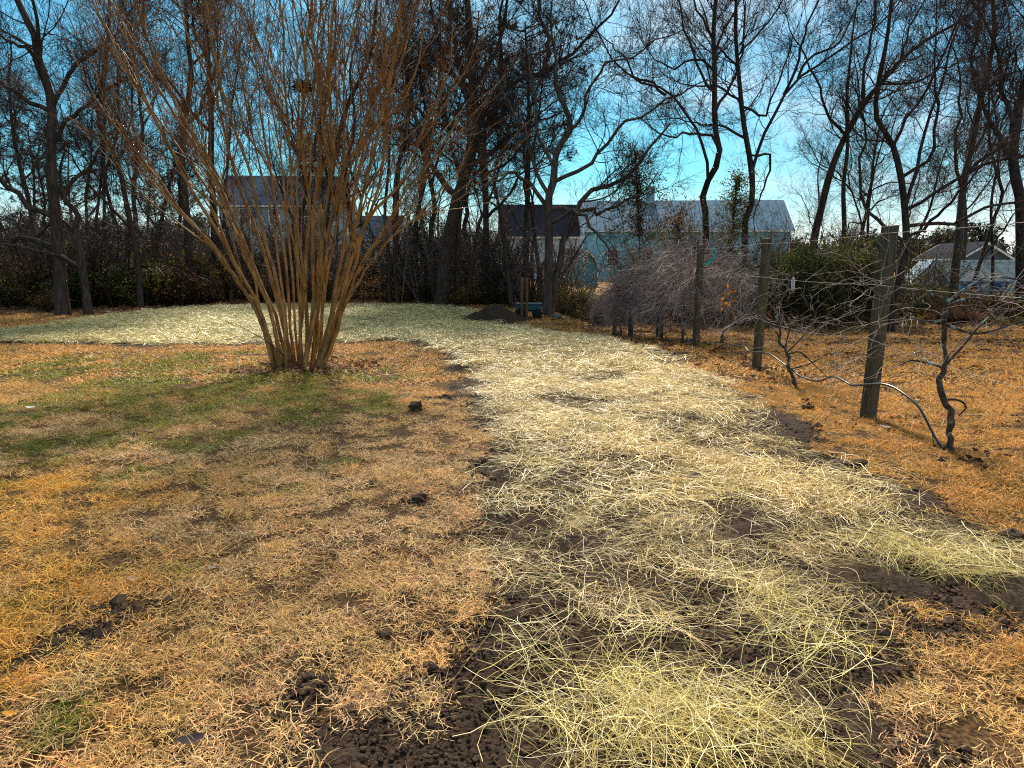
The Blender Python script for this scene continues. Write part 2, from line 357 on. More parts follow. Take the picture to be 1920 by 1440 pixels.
# ------------------------------------------------------------ lawn grass
M_GRASS = blade_mat('dry_grass_blade', trans=.30)
def grass_proto(i, nb, rad, l0, l1, w, K=4, stand=(10, 55)):
    g = np.random.default_rng(100 + i); mb = MB()
    r = rad * np.sqrt(g.random(nb)); a = g.random(nb) * 6.283; p = np.stack([r * np.cos(a), r * np.sin(a), -0.006 + 0.012 * g.random(nb)], -1)
    yaw = g.random(nb) * 6.283; el = np.radians(g.uniform(*stand, nb)); L = g.uniform(l0, l1, nb); pts = [p]; cur = g.normal(0, .28, nb); bend = g.uniform(.05, .55, nb)
    for k in range(K - 1):
        d = np.stack([np.cos(yaw) * np.cos(el), np.sin(yaw) * np.cos(el), np.sin(el)], -1); pts.append(pts[-1] + d * (L / (K - 1))[:, None]); yaw = yaw + cur; el = el - bend
    P = np.stack(pts, 1); P[:, :, 2] = np.maximum(P[:, :, 2], 0.002 + .01 * g.random((nb, 1)))
    W = w * g.uniform(.7, 1.3, nb)[:, None] * np.array([.9, 1, .8, .15])[None, :K]
    nr = norm(g.normal(size=(nb, 3)) * .5 + np.array([0, 0, 1])); b = g.uniform(.35, 1.45, nb)[:, None] * (1 + g.normal(0, .06, (nb, 3)))
    ribbons(mb, P, W, nr, b); me = mb.mesh('grass_tuft', bv=True); me.materials.append(M_GRASS); return me
GP_near = [grass_proto(i, 56, .085, .03, .085, .0027) for i in range(6)]
GP_far = [grass_proto(20 + i, 42, .20, .04, .10, .0085, stand=(15, 60)) for i in range(4)]
GREEN = [(60, 770, 1.1), (220, 735, 1.2), (430, 745, 1.0), (560, 735, .9), (650, 745, .8), (620, 705, .7), (330, 790, .5), (180, 830, .4), (20, 860, .45), (90, 870, .28), (270, 893, .2), (195, 908, .2), (365, 826, .35), (630, 872, .14), (350, 905, .12), (30, 905, .2),
         (510, 700, 1.0), (100, 690, 1.4), (300, 680, 1.4), (700, 720, .5), (560, 1160, .1), (340, 1075, .07), (20, 1140, .10), (460, 1165, .07), (120, 1350, .09), (250, 765, .7), (400, 700, .9), (790, 838, .1), (560, 790, .3), (470, 810, .2), (540, 915, .12), (130, 1090, .08)]
GREEN_W = [(*ground(a, b)[:2], r) for a, b, r in GREEN]
def lawn_colour(x, y, n):
    g = 0
    for a, b, r in GREEN_W: g = np.maximum(g, np.exp(-(((x - a) / r) ** 2 + ((y - b) / r) ** 2)))
    fine = fbm(x, y, 1.6, 3, 61); gr = sstep(.30, .50, g * .66 + (fine - .5) * 1.3 + .10 * (g > .1)) * sstep(.04, .2, g)
    band = np.exp(-((y - 9.0) / 2.6) ** 2) * (x < -.9) * sstep(-.9, -1.8, x)
    gr = np.maximum(gr * (rng.random(n) < .62), (rng.random(n) < .42 * band * sstep(.35, .6, fine + .08)) * .9)
    t1 = fbm(x, y, .7, 3, 62); t2 = fbm(x, y, 2.5, 2, 63)
    tan = np.array([.80, .50, .20]); gold = np.array([.78, .42, .06]); orange = np.array([.62, .31, .06]); pink = np.array([.82, .56, .29])
    left_gold = sstep(-.6, -2.2, x + .35 * (y - 2)) * (1 - sstep(4.5, 6.5, y))
    far_or = sstep(6.0, 9.0, y) * (x < 2); right = sstep(1.4, 2.4, x)
    c = tan + (gold - tan) * (left_gold * sstep(.3, .62, t1 + .12))[:, None]
    c = c + (pink - c) * (sstep(.5, .7, t2) * (1 - right) * .6)[:, None]
    c = c + (orange - c) * np.clip(far_or * .75 + right * .9, 0, .92)[:, None]
    green = np.array([.13, .19, .010]) + np.array([.16, .08, .0]) * rng.random((n, 1))
    c = c + (green - c) * (gr * .92)[:, None]
    return c * rng.uniform(.75, 1.2, (n, 1)) * (1 + rng.normal(0, .04, (n, 3)))
def spread(x0, x1, y0, y1, dens):
    n = int((x1 - x0) * (y1 - y0) * dens); return rng.uniform(x0, x1, n), rng.uniform(y0, y1, n)
def in_view(x, y, m=90):
    px, py = project(x, np.maximum(y, .6), 0.0); return (px > -m) & (px < 1920 + m) & (py < 1440 + 2 * m)
def lay(x0, x1, y0, y1, dens, far):
    x, y = spread(x0, x1, y0, y1, dens); k = in_view(x, y, 160); x, y = x[k], y[k]
    s = soil_field(x, y); k = (s < 0.0) | ((s < .10) & (rng.random(len(x)) < .12)); x, y = x[k], y[k]
    thin = .5 * fbm(x, y, 1.3, 3, 71) + .5 * fbm(x, y, 7, 2, 73); k = rng.random(len(x)) < np.clip(.48 + sstep(.36, .54, thin), 0, 1); x, y = x[k], y[k]
    w = sstep(20.5, 22.5, y) * (x < -12) + sstep(24.5, 27, y) + sstep(21.5, 24, y) * sstep(1, 2.5, x); k = rng.random(len(x)) > w; return x[k], y[k]
xs, ys = [], []
for a in ((-5, 5, 1.0, 3.4, 190), (-7, 7, 3.4, 5.2, 150), (-8, 8, 5.2, 9.0, 100)):
    x, y = lay(*a, False); xs.append(x); ys.append(y)
x = np.concatenate(xs); y = np.concatenate(ys); n = len(x)
def near_scale(x, y): return rng.uniform(.8, 1.25, len(x)) * (1 + .25 * sstep(5, 9, y))
scatter('dry_grass', GP_near, np.stack([x, y, hgt(x, y) + (fbm(x, y, 3, 2, 11) - .5) * .03], -1), rng.random(n) * 6.283, near_scale(x, y), lawn_colour(x, y, n), 'matted straw-coloured winter grass of the near lawn', 'grass')
xs, ys = [], []
for a in ((-12, 13, 9.0, 14, 34), (-20, 20, 14, 27, 13)):
    x, y = lay(*a, True); xs.append(x); ys.append(y)
x = np.concatenate(xs); y = np.concatenate(ys); n = len(x)
scatter('lawn_grass', GP_far, np.stack([x, y, hgt(x, y)], -1), rng.random(n) * 6.283, rng.uniform(.8, 1.3, n) * (1 + .3 * sstep(13, 20, y)), lawn_colour(x, y, n), 'orange brown winter grass of the far lawn', 'grass')

# ------------------------------------------------------------ straw mulch
M_STRAW = blade_mat('straw', trans=.22, rough=.45, spec=.5)
def straw_proto(i, ns, rad, l0, l1, w, lift=.018, K=6, curl=1.0):
    g = np.random.default_rng(300 + i); mb = MB()
    r = rad * np.sqrt(g.random(ns)); a = g.random(ns) * 6.283; L = g.uniform(l0, l1, ns); main = g.normal(0, .85, ns); yaw = main; cur = g.normal(0, .10 * curl, ns)
    p = np.stack([r * np.cos(a), r * np.sin(a), 0 * r], -1); pts = [p]
    for k in range(K - 1):
        pts.append(pts[-1] + np.stack([np.cos(yaw), np.sin(yaw), 0 * yaw], -1) * (L / (K - 1))[:, None]); yaw = yaw + cur + g.normal(0, .13 * curl, ns) * (1 + 4 * (g.random(ns) < .08))
    P = np.stack(pts, 1); P[:, :, :2] -= (P[:, -1:, :2] - P[:, :1, :2]) / 2
    t = np.linspace(0, 1, K)[None]; h0 = g.uniform(.004, lift, (ns, 1)); P[:, :, 2] = h0 + np.abs(g.normal(0, lift * .7, (ns, 1))) * np.sin(np.pi * t) + g.normal(0, .004, (ns, K)) + g.normal(0, lift * .3, (ns, 1)) * (t - .5)
    P[:, :, 2] = np.maximum(P[:, :, 2], .003)
    W = w * g.uniform(.55, 1.35, (ns, 1)) * np.ones((1, K)); W[:, -1] *= .4
    nr = norm(g.normal(size=(ns, 3)) * .55 + np.array([0, 0, 1])); b = g.uniform(.5, 1.3, ns)[:, None] * (1 + g.normal(0, .05, (ns, 3)))
    dk = g.random(ns) < .30; b[dk] *= np.array([.55, .50, .40]); dk = g.random(ns) < .15; b[dk] *= np.array([1.06, 1.1, 1.3])
    ribbons(mb, P, W, nr, b); me = mb.mesh('straw_wisp', bv=True); me.materials.append(M_STRAW); return me
SP_long = [straw_proto(70 + i, 44, .20, .16, .50, .0017, .028, 8, 1.15) for i in range(5)]
SP_near = [straw_proto(i, 68, .22, .06, .28, .0014) for i in range(7)]
SP_mid = [straw_proto(20 + i, 80, .28, .07, .28, .0025, .022) for i in range(5)]
SP_far = [straw_proto(40 + i, 70, .35, .10, .34, .0060, .035) for i in range(4)]
HEAPS = [(1150, 1330, .22), (1050, 1380, .2), (1250, 1300, .18), (1350, 1380, .25), (1000, 1290, .12), (1120, 1420, .22), (1500, 1230, .18), (1590, 1250, .10), (1800, 1080, .25), (1880, 1120, .18), (1430, 1130, .2), (1500, 1420, .2), (1700, 1060, .2), (1270, 1400, .2), (980, 1180 - 40, .10)]
HEAP_W = [(*ground(a, b)[:2], r) for a, b, r in HEAPS]
TUFTS = [(985, 705, .22), (1075, 742, .2), (1110, 738, .2), (960, 775, .2), (1290, 745, .25), (1210, 755, .25), (1100, 800, .25), (960, 910, .2), (880, 690, .2), (1330, 730, .2), (1170, 690, .2), (1200, 860, .2), (1400, 960, .2), (1060, 1000, .25), (1250, 1030, .25)]
TUFT_W = [(*ground(a, b)[:2], r) for a, b, r in TUFTS]
def heap(x, y, W):
    h = 0
    for a, b, r in W: h = np.maximum(h, np.exp(-(((x - a) / r) ** 2 + ((y - b) / r) ** 2)))
    return h
def straw_pts(x0, x1, y0, y1, dens, base):
    x, y = spread(x0, x1, y0, y1, dens); k = in_view(x, y, 160); x, y = x[k], y[k]
    d = bed_dist(x, y); wob = .16 + .01 * y
    nz = .55 * fbm(x * .55, y * 1.25, 1.7, 3, 81) + .45 * fbm(x * .6, y * 1.5, 5.0, 2, 85); f = sstep(.0, .22 + .02 * y, d - .10 + (nz - .5) * wob * 2) * np.clip(base + sstep(.40, .56, nz), 0, 1)
    low = 1 - sstep(3.2, 4.6, y + .35 * x); f = f * (1 - .55 * low)
    f = np.maximum(f, np.maximum(heap(x, y, HEAP_W) * .4 - .05, heap(x, y, TUFT_W) * (d > 0)))
    k = rng.random(len(x)) < f; return x[k], y[k]
def straw_col(x, y, n):
    far = sstep(9, 17, y); warm = fbm(x, y, 1.1, 2, 83)
    c = np.array([.88, .69, .29]) + (np.array([.68, .60, .24]) - np.array([.88, .69, .29])) * far[:, None]
    c = c + (np.array([.82, .60, .25]) - c) * (sstep(.45, .7, warm) * .6 * (1 - far))[:, None]
    hp = heap(x, y, HEAP_W); c = c + (np.array([.76, .64, .19]) - c) * np.clip(hp * .8, 0, .8)[:, None]
    return np.clip(c * rng.uniform(.78, 1.12, (n, 1)), 0, .95)
def straw_z(x, y): return hgt(x, y) + .012 + rng.random(len(x)) * .02 + .07 * heap(x, y, HEAP_W) * rng.random(len(x)) + .10 * heap(x, y, TUFT_W) * rng.random(len(x))
def lay_straw(name, protos, zones, sc, label):
    xs, ys = [], []
    for z in zones:
        x, y = straw_pts(*z); xs.append(x); ys.append(y)
    x = np.concatenate(xs); y = np.concatenate(ys); n = len(x)
    tf = heap(x, y, TUFT_W) + heap(x, y, HEAP_W)
    tl = rng.normal(0, .07, (n, 2)) + rng.normal(0, .28, (n, 2)) * np.clip(tf, 0, 1)[:, None]
    scatter(name, protos, np.stack([x, y, straw_z(x, y)], -1), np.where(rng.random(n) < .5, rng.normal(0, .6, n), rng.random(n) * 6.283), rng.uniform(.8, 1.3, n) * sc, straw_col(x, y, n), label, 'straw', tilt=tl)
lay_straw('straw_mulch', SP_near, [(-3, 6, 1.0, 4.2, 44, .10)], 1.0, 'loose long pale yellow straw strewn over the near soil')
x, y = spread(-1, 4.5, 1.3, 5, 60); k = rng.random(len(x)) < heap(x, y, HEAP_W) * .8 - .06; x, y = x[k], y[k]; n = len(x)
scatter('straw_heap', SP_long, np.stack([x, y, straw_z(x, y) + .01], -1), rng.random(n) * 6.283, rng.uniform(.8, 1.2, n), straw_col(x, y, n), 'loose heaps of long yellow green straw in the foreground', 'straw', tilt=rng.normal(0, .22, (n, 2)))
lay_straw('straw_cover', SP_mid, [(-3, 6, 4.2, 10, 38, .16)], 1.0, 'pale straw spread along the soil strip')
lay_straw('straw_blanket', SP_far, [(-16, 6, 10, 28, 20, .40)], 1.0, 'pale greenish straw covering the wide back patch')

# ------------------------------------------------------------ soil crumbs and leaf litter
def lump(i, sub=1):
    g = np.random.default_rng(500 + i); import bmesh
    bm = bmesh.new(); bmesh.ops.create_icosphere(bm, subdivisions=sub, radius=1)
    for v in bm.verts: v.co *= 0.7 + .6 * g.random(); v.co.z *= .7
    me = bpy.data.meshes.new('crumb'); bm.to_mesh(me); bm.free(); return me
M_CRUMB = mat('soil_crumb', (.035, .022, .014), .95, col2=(.095, .060, .040), scale=1.5, spec=.1, coord='Generated')
LP = [lump(i) for i in range(4)]
for m in LP: m.materials.append(M_CRUMB)
xa, ya = spread(-4, 5, 1.2, 4, 2600); x, y = spread(-6, 7, 4, 9, 800); x = np.concatenate([xa, x]); y = np.concatenate([ya, y]); k = in_view(x, y); x, y = x[k], y[k]; s = soil_field(x, y)
k = ((s > -.03) & (rng.random(len(x)) < np.clip(.95 - s * .5, .55, .95) * (1 - .6 * sstep(4, 8, y)))) | ((s > -.3) & (rng.random(len(x)) < .004)); x, y = x[k], y[k]; n = len(x)
scatter('soil_crumbs', LP, np.stack([x, y, hgt(x, y) + .008 + np.maximum(soil_field(x, y), 0) * 0], -1), rng.random(n) * 6.28, np.exp(rng.normal(-5.45, .55, n)) * (1 + .10 * y), np.ones((n, 3)), 'dark crumbs of turned soil along the bed edges', 'soil')
M_LEAFLIT = blade_mat('dead_leaf', trans=.15, rough=.7)
def leaf_proto(i):
    g = np.random.default_rng(600 + i); mb = MB(); c = np.stack([g.uniform(-.14, .14, 7), g.uniform(-.14, .14, 7), g.uniform(.006, .03, 7)], -1)
    leaves(mb, c, .055, g, flat=.55); me = mb.mesh('leaf_scrap', smooth=False, bv=True); me.materials.append(M_LEAFLIT); return me
LFP = [leaf_proto(i) for i in range(5)]
x1, y1 = spread(-26, 26, 17, 40, 9); w = sstep(20.5, 22.5, y1) * (x1 < -12) + sstep(24.5, 27, y1) + sstep(20, 24, y1) * sstep(1, 2.5, x1); w = np.where(bed_dist(x1, y1) > .2, 0, w)
k = rng.random(len(x1)) < w; x1, y1 = x1[k], y1[k]
x2, y2 = spread(1.5, 14, 4.5, 24, 22); d2 = bed_dist(x2, y2); w2 = np.exp(-((x2 - 3.4) / .8) ** 2) * .9 * sstep(8, 12, y2) + .10 + .45 * sstep(11, 18, y2); k = (d2 < -.05) & (rng.random(len(x2)) < w2 * .8); x2, y2 = x2[k], y2[k]
x3, y3 = spread(-4.4, -2.1, 9.7, 11.4, 75); ck = ground(580, 690)[:2]; k = (rng.random(len(x3)) < np.exp(-(((x3 - ck[0]) / .95) ** 2 + ((y3 - ck[1] + .1) / .6) ** 2))) & (bed_dist(x3, y3) < 0); x3, y3 = x3[k], y3[k]
x4, y4 = spread(-12, 8, 3, 14, 1.0); k = bed_dist(x4, y4) < -.1; x4, y4 = x4[k], y4[k]
x = np.concatenate([x1, x2, x3, x4]); y = np.concatenate([y1, y2, y3, y4]); n = len(x)
pal = np.array([[.16, .075, .03], [.22, .10, .03], [.12, .06, .035], [.24, .14, .07], [.17, .055, .025], [.30, .17, .08]])
lc = pal[rng.integers(0, len(pal), n)] * rng.uniform(.7, 1.2, (n, 1)); lc[len(x1) + len(x2):len(x1) + len(x2) + len(x3)] *= np.array([1.3, 1.25, 1.4])
scatter('leaf_litter', LFP, np.stack([x, y, hgt(x, y) + .01 + .02 * (y < 16)], -1), rng.random(n) * 6.28, rng.uniform(.7, 1.3, n) * (1 + .7 * sstep(18, 26, y)) * np.where(np.arange(n) >= n - len(x4), .55, 1), lc, 'fallen brown leaves under the vines and trees', 'leaves')

# ------------------------------------------------------------ bark
M_BARK = mat('dark_bark', (.030, .021, .016), .95, col2=(.10, .072, .055), scale=5, bump=.9, stretch=(3, 3, .6), spec=.1)
M_BARK2 = mat('grey_brown_bark', (.045, .033, .025), .95, col2=(.14, .105, .08), scale=5, bump=.9, stretch=(3, 3, .6), spec=.1)
M_TWIG = mat('dark_twig', (.045, .030, .024), .9, .3, 2, spec=.1)
M_TWIG2 = mat('reddish_twig', (.085, .05, .038), .9, .3, 2, spec=.1)
M_CRAPE = mat('tan_smooth_bark', (.13, .060, .016), .6, col2=(.42, .225, .065), scale=7, bump=.35, stretch=(2, 2, .5), spec=.3)
M_CRAPETW = mat('crape_twig', (.17, .08, .03), .8, .3, 3, spec=.2)

# ------------------------------------------------------------ bare trees traced from the photo
def tree(name, label, Y, trunk, w, limbs=(), lw=None, mats=(M_BARK, M_TWIG), n1=70, n2=9, n3=6, L1=(1.3, 3.2), group=None, seed=0, t0=.35, crown_top=None, dsp=.9, up=.10, hang=False):
    """trunk / limbs: lists of photo pixels at depth Y (the base pixel gives the foot, sunk into the soil); w: trunk width in pixels at foot"""
    g = np.random.default_rng(1000 + seed)
    pts = at(*np.array(trunk, float).T, np.full(len(trunk), float(Y)))
    zb = float(hgt(pts[0, 0], Y)); pts[0, 2] = zb - .12
    hts = pts[:, 2] - zb; dy = np.cumsum(g.normal(0, .25, len(pts))) * np.clip(hts / 6, 0, 1); pts[:, 1] += dy
    r0 = w * .80 / FPX * Y / 2; root = np.array([pts[0, 0], Y, zb])
    if crown_top:   # carry the leader on above the picture
        d = norm(pts[-1] - pts[-2]); k = max(2, int((crown_top - pts[-1, 2]) / 1.5))
        for i in range(k):
            d = norm(d + g.normal(0, .16, 3) + np.array([0, 0, .25])); pts = np.vstack([pts, pts[-1] + d * 1.5])
    t = thing(name, label, 'tree', root, group)
    K = 26; TP = smooth_line(pts, K) - root; s = np.linspace(0, 1, K); TR = r0 * ((1 - s) ** .8 * .92 + .10); TR[0] *= 1.3; TR[1] *= 1.08
    TR = TR * (1 + g.normal(0, .04, K))
    mb = MB(); tubes(mb, TP[None], TR[None], 10); link('trunk', mb.mesh('trunk'), mats[0], t)
    allP = [smooth_line(TP[int(K * t0):], 12)[None]]; allR = [np.interp(np.linspace(t0, 1, 12), s, TR)[None]]
    for li, lb in enumerate(limbs):
        q = np.array(lb, float); P0 = at(*q.T, np.full(len(q), float(Y))) - root
        j = np.argmin(np.linalg.norm(TP[:, [0, 2]] - P0[0, [0, 2]], axis=1)); off = TP[j] - P0[0] if np.linalg.norm(TP[j, [0, 2]] - P0[0, [0, 2]]) < 1.2 else np.array([0, 0, 0])
        rr = TR[j] * .58 if np.any(off) else r0 * .4
        P0[:, 1] += off[1]; P0[0] = P0[0] + np.array([off[0], 0, off[2]])
        sgn = g.choice([-1, 1]) * dsp; P0[:, 1] += sgn * np.linspace(0, 1, len(P0)) ** 1.2 * g.uniform(.4, 1.5)
        d = norm(P0[-1] - P0[-2])
        for _ in range(2):
            d = norm(d + g.normal(0, .2, 3) + np.array([0, 0, .2])); P0 = np.vstack([P0, P0[-1] + d * .9])
        LP_ = smooth_line(P0, 14); wb = g.normal(0, .04, (14, 3)); wb[0] = 0; LP_ = LP_ + wb; LR = rr * np.linspace(1, .22, 14)
        mb = MB(); tubes(mb, LP_[None], LR[None], 7); link('limb', mb.mesh('limb'), mats[0], t)
        allP.append(smooth_line(LP_, 12)[None]); allR.append(LR[np.linspace(0, 13, 12).astype(int)][None])
    P0 = np.concatenate(allP); R0 = np.concatenate(allR)
    P1, R1 = grow(P0, R0, n1, *L1, ang=(30, 70), t0=.12, K=7, rf=.36, wob=.20, up=up, rmin=.011, rng=g)
    mb = MB(); tubes(mb, P1, R1, 4); link('branches', mb.mesh('branches'), mats[0], t)
    P2, R2 = grow(P1, R1, n1 * n2, .45, 1.35, ang=(25, 65), t0=.15, K=5, rf=.55, wob=.13, up=up * .8 if not hang else -.12, rmin=.0062, rng=g)
    P3, R3 = grow(P2, R2, n1 * n2 * n3, .22, .62, ang=(25, 60), t0=.2, K=3, rf=.7, wob=.12, up=.06 if not hang else -.15, rmin=.0040, rtip=.7, rng=g)
    mb = MB(); tubes(mb, P2, R2, 3); tubes(mb, P3, R3, 3); link('twigs', mb.mesh('twigs', smooth=False), mats[1], t)
    return t
TA = tree('bare_tree', 'tallest dark bare tree at the far left, its trunk forking high up', 21.5, [(118, 592), (104, 444), (98, 311), (87, 191), (78, 111), (73, 62), (49, 22), (35, -40)], 29,
     [[(78, 100), (89, 40), (91, 0), (100, -60)], [(90, 205), (120, 142), (147, 116), (191, 89), (230, 60)], [(88, 215), (44, 187), (0, 153), (-50, 120)], [(80, 138), (44, 89), (0, 69), (-60, 40)], [(98, 270), (133, 231), (178, 213), (215, 190)], [(100, 420), (60, 380), (20, 330), (-40, 300)], [(103, 460), (40, 445), (-20, 455)]], n1=105, seed=1, crown_top=14)
tree('bare_tree', 'crooked bare tree with an S-bent stem beside the tallest left trunk', 21.8, [(167, 594), (156, 489), (142, 431), (147, 400), (127, 373), (138, 338), (164, 311), (190, 280), (205, 240)], 20,
     [[(142, 431), (116, 418), (80, 418), (40, 440)], [(130, 375), (110, 330), (120, 290), (105, 240)], [(150, 325), (200, 318), (240, 335)], [(160, 500), (110, 470), (20, 455)]], n1=60, seed=2, t0=.3, L1=(1, 2.4))
tree('bare_tree', 'slim straight bare tree rising from the left edge of the straw patch', 25.0, [(264, 579), (260, 489), (249, 387), (240, 311), (213, 258), (200, 200), (196, 133), (200, 60), (196, -40)], 14,
     [[(256, 440), (222, 391), (191, 347), (170, 300)], [(242, 320), (270, 260), (290, 200), (300, 120)], [(205, 215), (170, 150), (150, 90)]], n1=70, seed=3, crown_top=12)
tree('bare_tree', 'straight bare tree seen left of the multi-stemmed shrub tree, behind the straw', 27.2, [(360, 573), (353, 444), (347, 378), (340, 300), (338, 222), (342, 133), (335, 60), (330, -60)], 19,
     [[(342, 250), (380, 190), (410, 130), (420, 60)], [(340, 200), (300, 150), (270, 90), (255, 20)], [(341, 130), (370, 70), (390, 0)]], n1=90, seed=4, crown_top=14)
tree('bare_tree', 'thin bare tree leaning right in the wood behind the straw patch', 29, [(284, 560), (290, 490), (311, 400), (330, 330), (345, 250), (352, 180)], 12, [[(300, 440), (270, 380), (262, 320)]], n1=45, seed=5, L1=(1, 2.2))
tree('bare_tree', 'broad-based dark bare tree, left trunk of the middle clump', 26.3, [(827, 575), (836, 480), (856, 378), (878, 302), (889, 249), (891, 200), (884, 156), (880, 67), (874, -50)], 32,
     [[(890, 200), (853, 142), (827, 89), (804, 22), (795, -60)], [(890, 205), (938, 169), (973, 138), (1022, 129), (1071, 93), (1116, 58), (1150, 20)], [(853, 142), (810, 110), (760, 98), (720, 70)], [(885, 160), (930, 90), (950, 20), (960, -60)], [(880, 300), (920, 285), (950, 250), (990, 230)], [(860, 370), (820, 330), (790, 270), (770, 200)], [(889, 260), (850, 230), (800, 215), (760, 180)], [(1022, 129), (1030, 70), (1015, 10)]], n1=150, seed=6, crown_top=14)
tree('bare_tree', 'slender brown trunk close right of the broad-based tree in the middle clump', 26.6, [(858, 575), (860, 444), (872, 340), (880, 250), (870, 160), (850, 70), (840, -20)], 13, [[(862, 400), (890, 340), (930, 300)]], n1=60, seed=7, crown_top=11)
tree('bare_tree', 'thin stem leaning right from the foot of the middle clump', 26.4, [(872, 576), (885, 500), (898, 420), (925, 350), (950, 260), (965, 180)], 10, [[(900, 410), (890, 330), (905, 260)]], n1=45, seed=8, L1=(1, 2.3))
tree('bare_tree', 'dark upright trunk standing right of the middle clump', 27.5, [(908, 572), (911, 444), (909, 311), (907, 240), (930, 180), (940, 100), (935, 10)], 17, [[(909, 330), (960, 290), (990, 240), (1000, 170)], [(908, 260), (880, 200), (860, 120)], [(911, 400), (950, 370), (975, 330), (1000, 315)]], n1=80, seed=9, crown_top=12)
tree('bare_tree', 'thin bare tree leaning left over the brown soil heap', 25, [(960, 580), (948, 470), (938, 400), (927, 333), (945, 275), (960, 220), (958, 150)], 11, [[(936, 390), (900, 350), (880, 300)], [(928, 335), (900, 290), (895, 220)]], n1=50, seed=10, L1=(1, 2.3))
tree('bare_tree', 'crooked two-stemmed bare tree right of the soil heap', 21.6, [(1027, 594), (1029, 444), (1027, 378), (1036, 347), (1044, 284), (1071, 240), (1062, 209), (1044, 151), (1047, 89), (1036, 27), (1040, -40)], 23,
     [[(1036, 592), (1053, 480), (1067, 422), (1089, 382), (1116, 351), (1151, 338), (1187, 322), (1215, 290)], [(1104, 370), (1104, 311), (1133, 276), (1160, 249), (1200, 230)], [(1071, 240), (1093, 213), (1096, 178), (1115, 151), (1133, 129), (1180, 120)], [(1027, 380), (1000, 311), (993, 267), (975, 220), (960, 190)], [(1030, 430), (1062, 400), (1084, 404), (1102, 431)], [(1070, 396), (1111, 393), (1129, 398), (1173, 378)], [(1040, 310), (1010, 250), (1005, 180), (990, 120)], [(1028, 400), (985, 340), (960, 330), (935, 350)]], n1=125, seed=11, L1=(1.0, 2.5), mats=(M_BARK2, M_TWIG))
tree('bare_tree', 'left of the two tall bare trees before the pale blue house', 27, [(1322, 578), (1322, 413), (1320, 369), (1327, 333), (1336, 302), (1329, 249), (1322, 200), (1322, 133), (1327, 67), (1329, 0), (1330, -80)], 17,
     [[(1327, 333), (1318, 289), (1300, 240), (1273, 204), (1247, 178), (1202, 164), (1167, 142), (1144, 124), (1120, 80)], [(1322, 90), (1291, 36), (1269, 0), (1250, -50)], [(1322, 115), (1349, 53), (1376, 9), (1395, -40)], [(1322, 165), (1304, 129), (1278, 127), (1255, 140), (1230, 120)], [(1247, 178), (1225, 150), (1200, 140), (1180, 90)], [(1336, 280), (1310, 262), (1270, 265), (1240, 275)], [(1324, 190), (1290, 150), (1260, 90), (1240, 30)], [(1325, 215), (1360, 165), (1378, 120), (1385, 60)]], n1=150, seed=12, crown_top=15)
tree('bare_tree', 'right of the two tall bare trees before the house, with a long limb reaching right', 26.5, [(1402, 578), (1396, 422), (1407, 382), (1413, 320), (1407, 267), (1404, 213), (1400, 156), (1400, 89), (1398, 22), (1396, -60)], 17,
     [[(1413, 315), (1424, 271), (1447, 227), (1469, 178), (1496, 147), (1544, 116), (1580, 89), (1630, 60), (1660, 20)], [(1496, 147), (1522, 107), (1571, 80), (1600, 40)], [(1400, 187), (1367, 162), (1322, 158), (1296, 164)], [(1400, 129), (1367, 76), (1349, 44), (1335, -10)], [(1407, 265), (1375, 230), (1340, 215)], [(1400, 100), (1440, 50), (1470, 0), (1490, -50)], [(1469, 178), (1490, 120), (1492, 70), (1510, 10)], [(1425, 270), (1450, 285), (1453, 310), (1447, 345)], [(1403, 195), (1440, 215), (1440, 200), (1455, 140)]], n1=150, seed=13, crown_top=15)
tree('bare_tree', 'dark bare tree leaning strongly right behind the green brown hedge', 30, [(1515, 560), (1522, 458), (1536, 391), (1551, 320), (1578, 258), (1609, 196), (1649, 156), (1680, 120), (1724, 84), (1760, 62), (1818, 27), (1850, -20)], 20,
     [[(1690, 112), (1702, 44), (1724, 0), (1740, -50)], [(1609, 196), (1600, 130), (1610, 60), (1600, -20)], [(1578, 258), (1545, 210), (1530, 150), (1500, 90)], [(1649, 156), (1700, 160), (1760, 130), (1830, 110)]], n1=130, seed=14)
tree('bare_tree', 'many-limbed dark tree standing on the leaf-strewn lawn behind the nearest post', 20.8, [(1669, 624), (1676, 555), (1691, 467), (1693, 400), (1682, 333), (1665, 270), (1640, 220), (1627, 160), (1630, 90)], 19,
     [[(1690, 440), (1649, 427), (1618, 369), (1616, 302), (1631, 244), (1625, 180)], [(1693, 395), (1751, 356), (1796, 329), (1862, 267), (1910, 230)], [(1690, 380), (1729, 249), (1742, 187), (1760, 110), (1780, 40)], [(1685, 340), (1720, 300), (1725, 230), (1700, 160)], [(1692, 420), (1740, 420), (1790, 415), (1850, 385), (1930, 370)], [(1692, 460), (1720, 420), (1735, 380)], [(1665, 270), (1690, 220), (1720, 150), (1730, 80)]], n1=140, seed=15, L1=(1.0, 2.8), mats=(M_BARK, M_TWIG2), crown_top=10)
tree('bare_tree', 'brown bare tree rising in front of the blue metal-roofed shed', 27, [(1785, 590), (1789, 529), (1804, 422), (1822, 333), (1840, 276), (1853, 178), (1871, 67), (1884, 0), (1890, -60)], 20,
     [[(1815, 370), (1790, 300), (1785, 230), (1770, 150)], [(1840, 276), (1880, 220), (1910, 150), (1930, 80)], [(1853, 178), (1830, 110), (1840, 40), (1830, -30)], [(1822, 333), (1870, 300), (1920, 290)]], n1=125, seed=16, mats=(M_BARK2, M_TWIG2), crown_top=13)
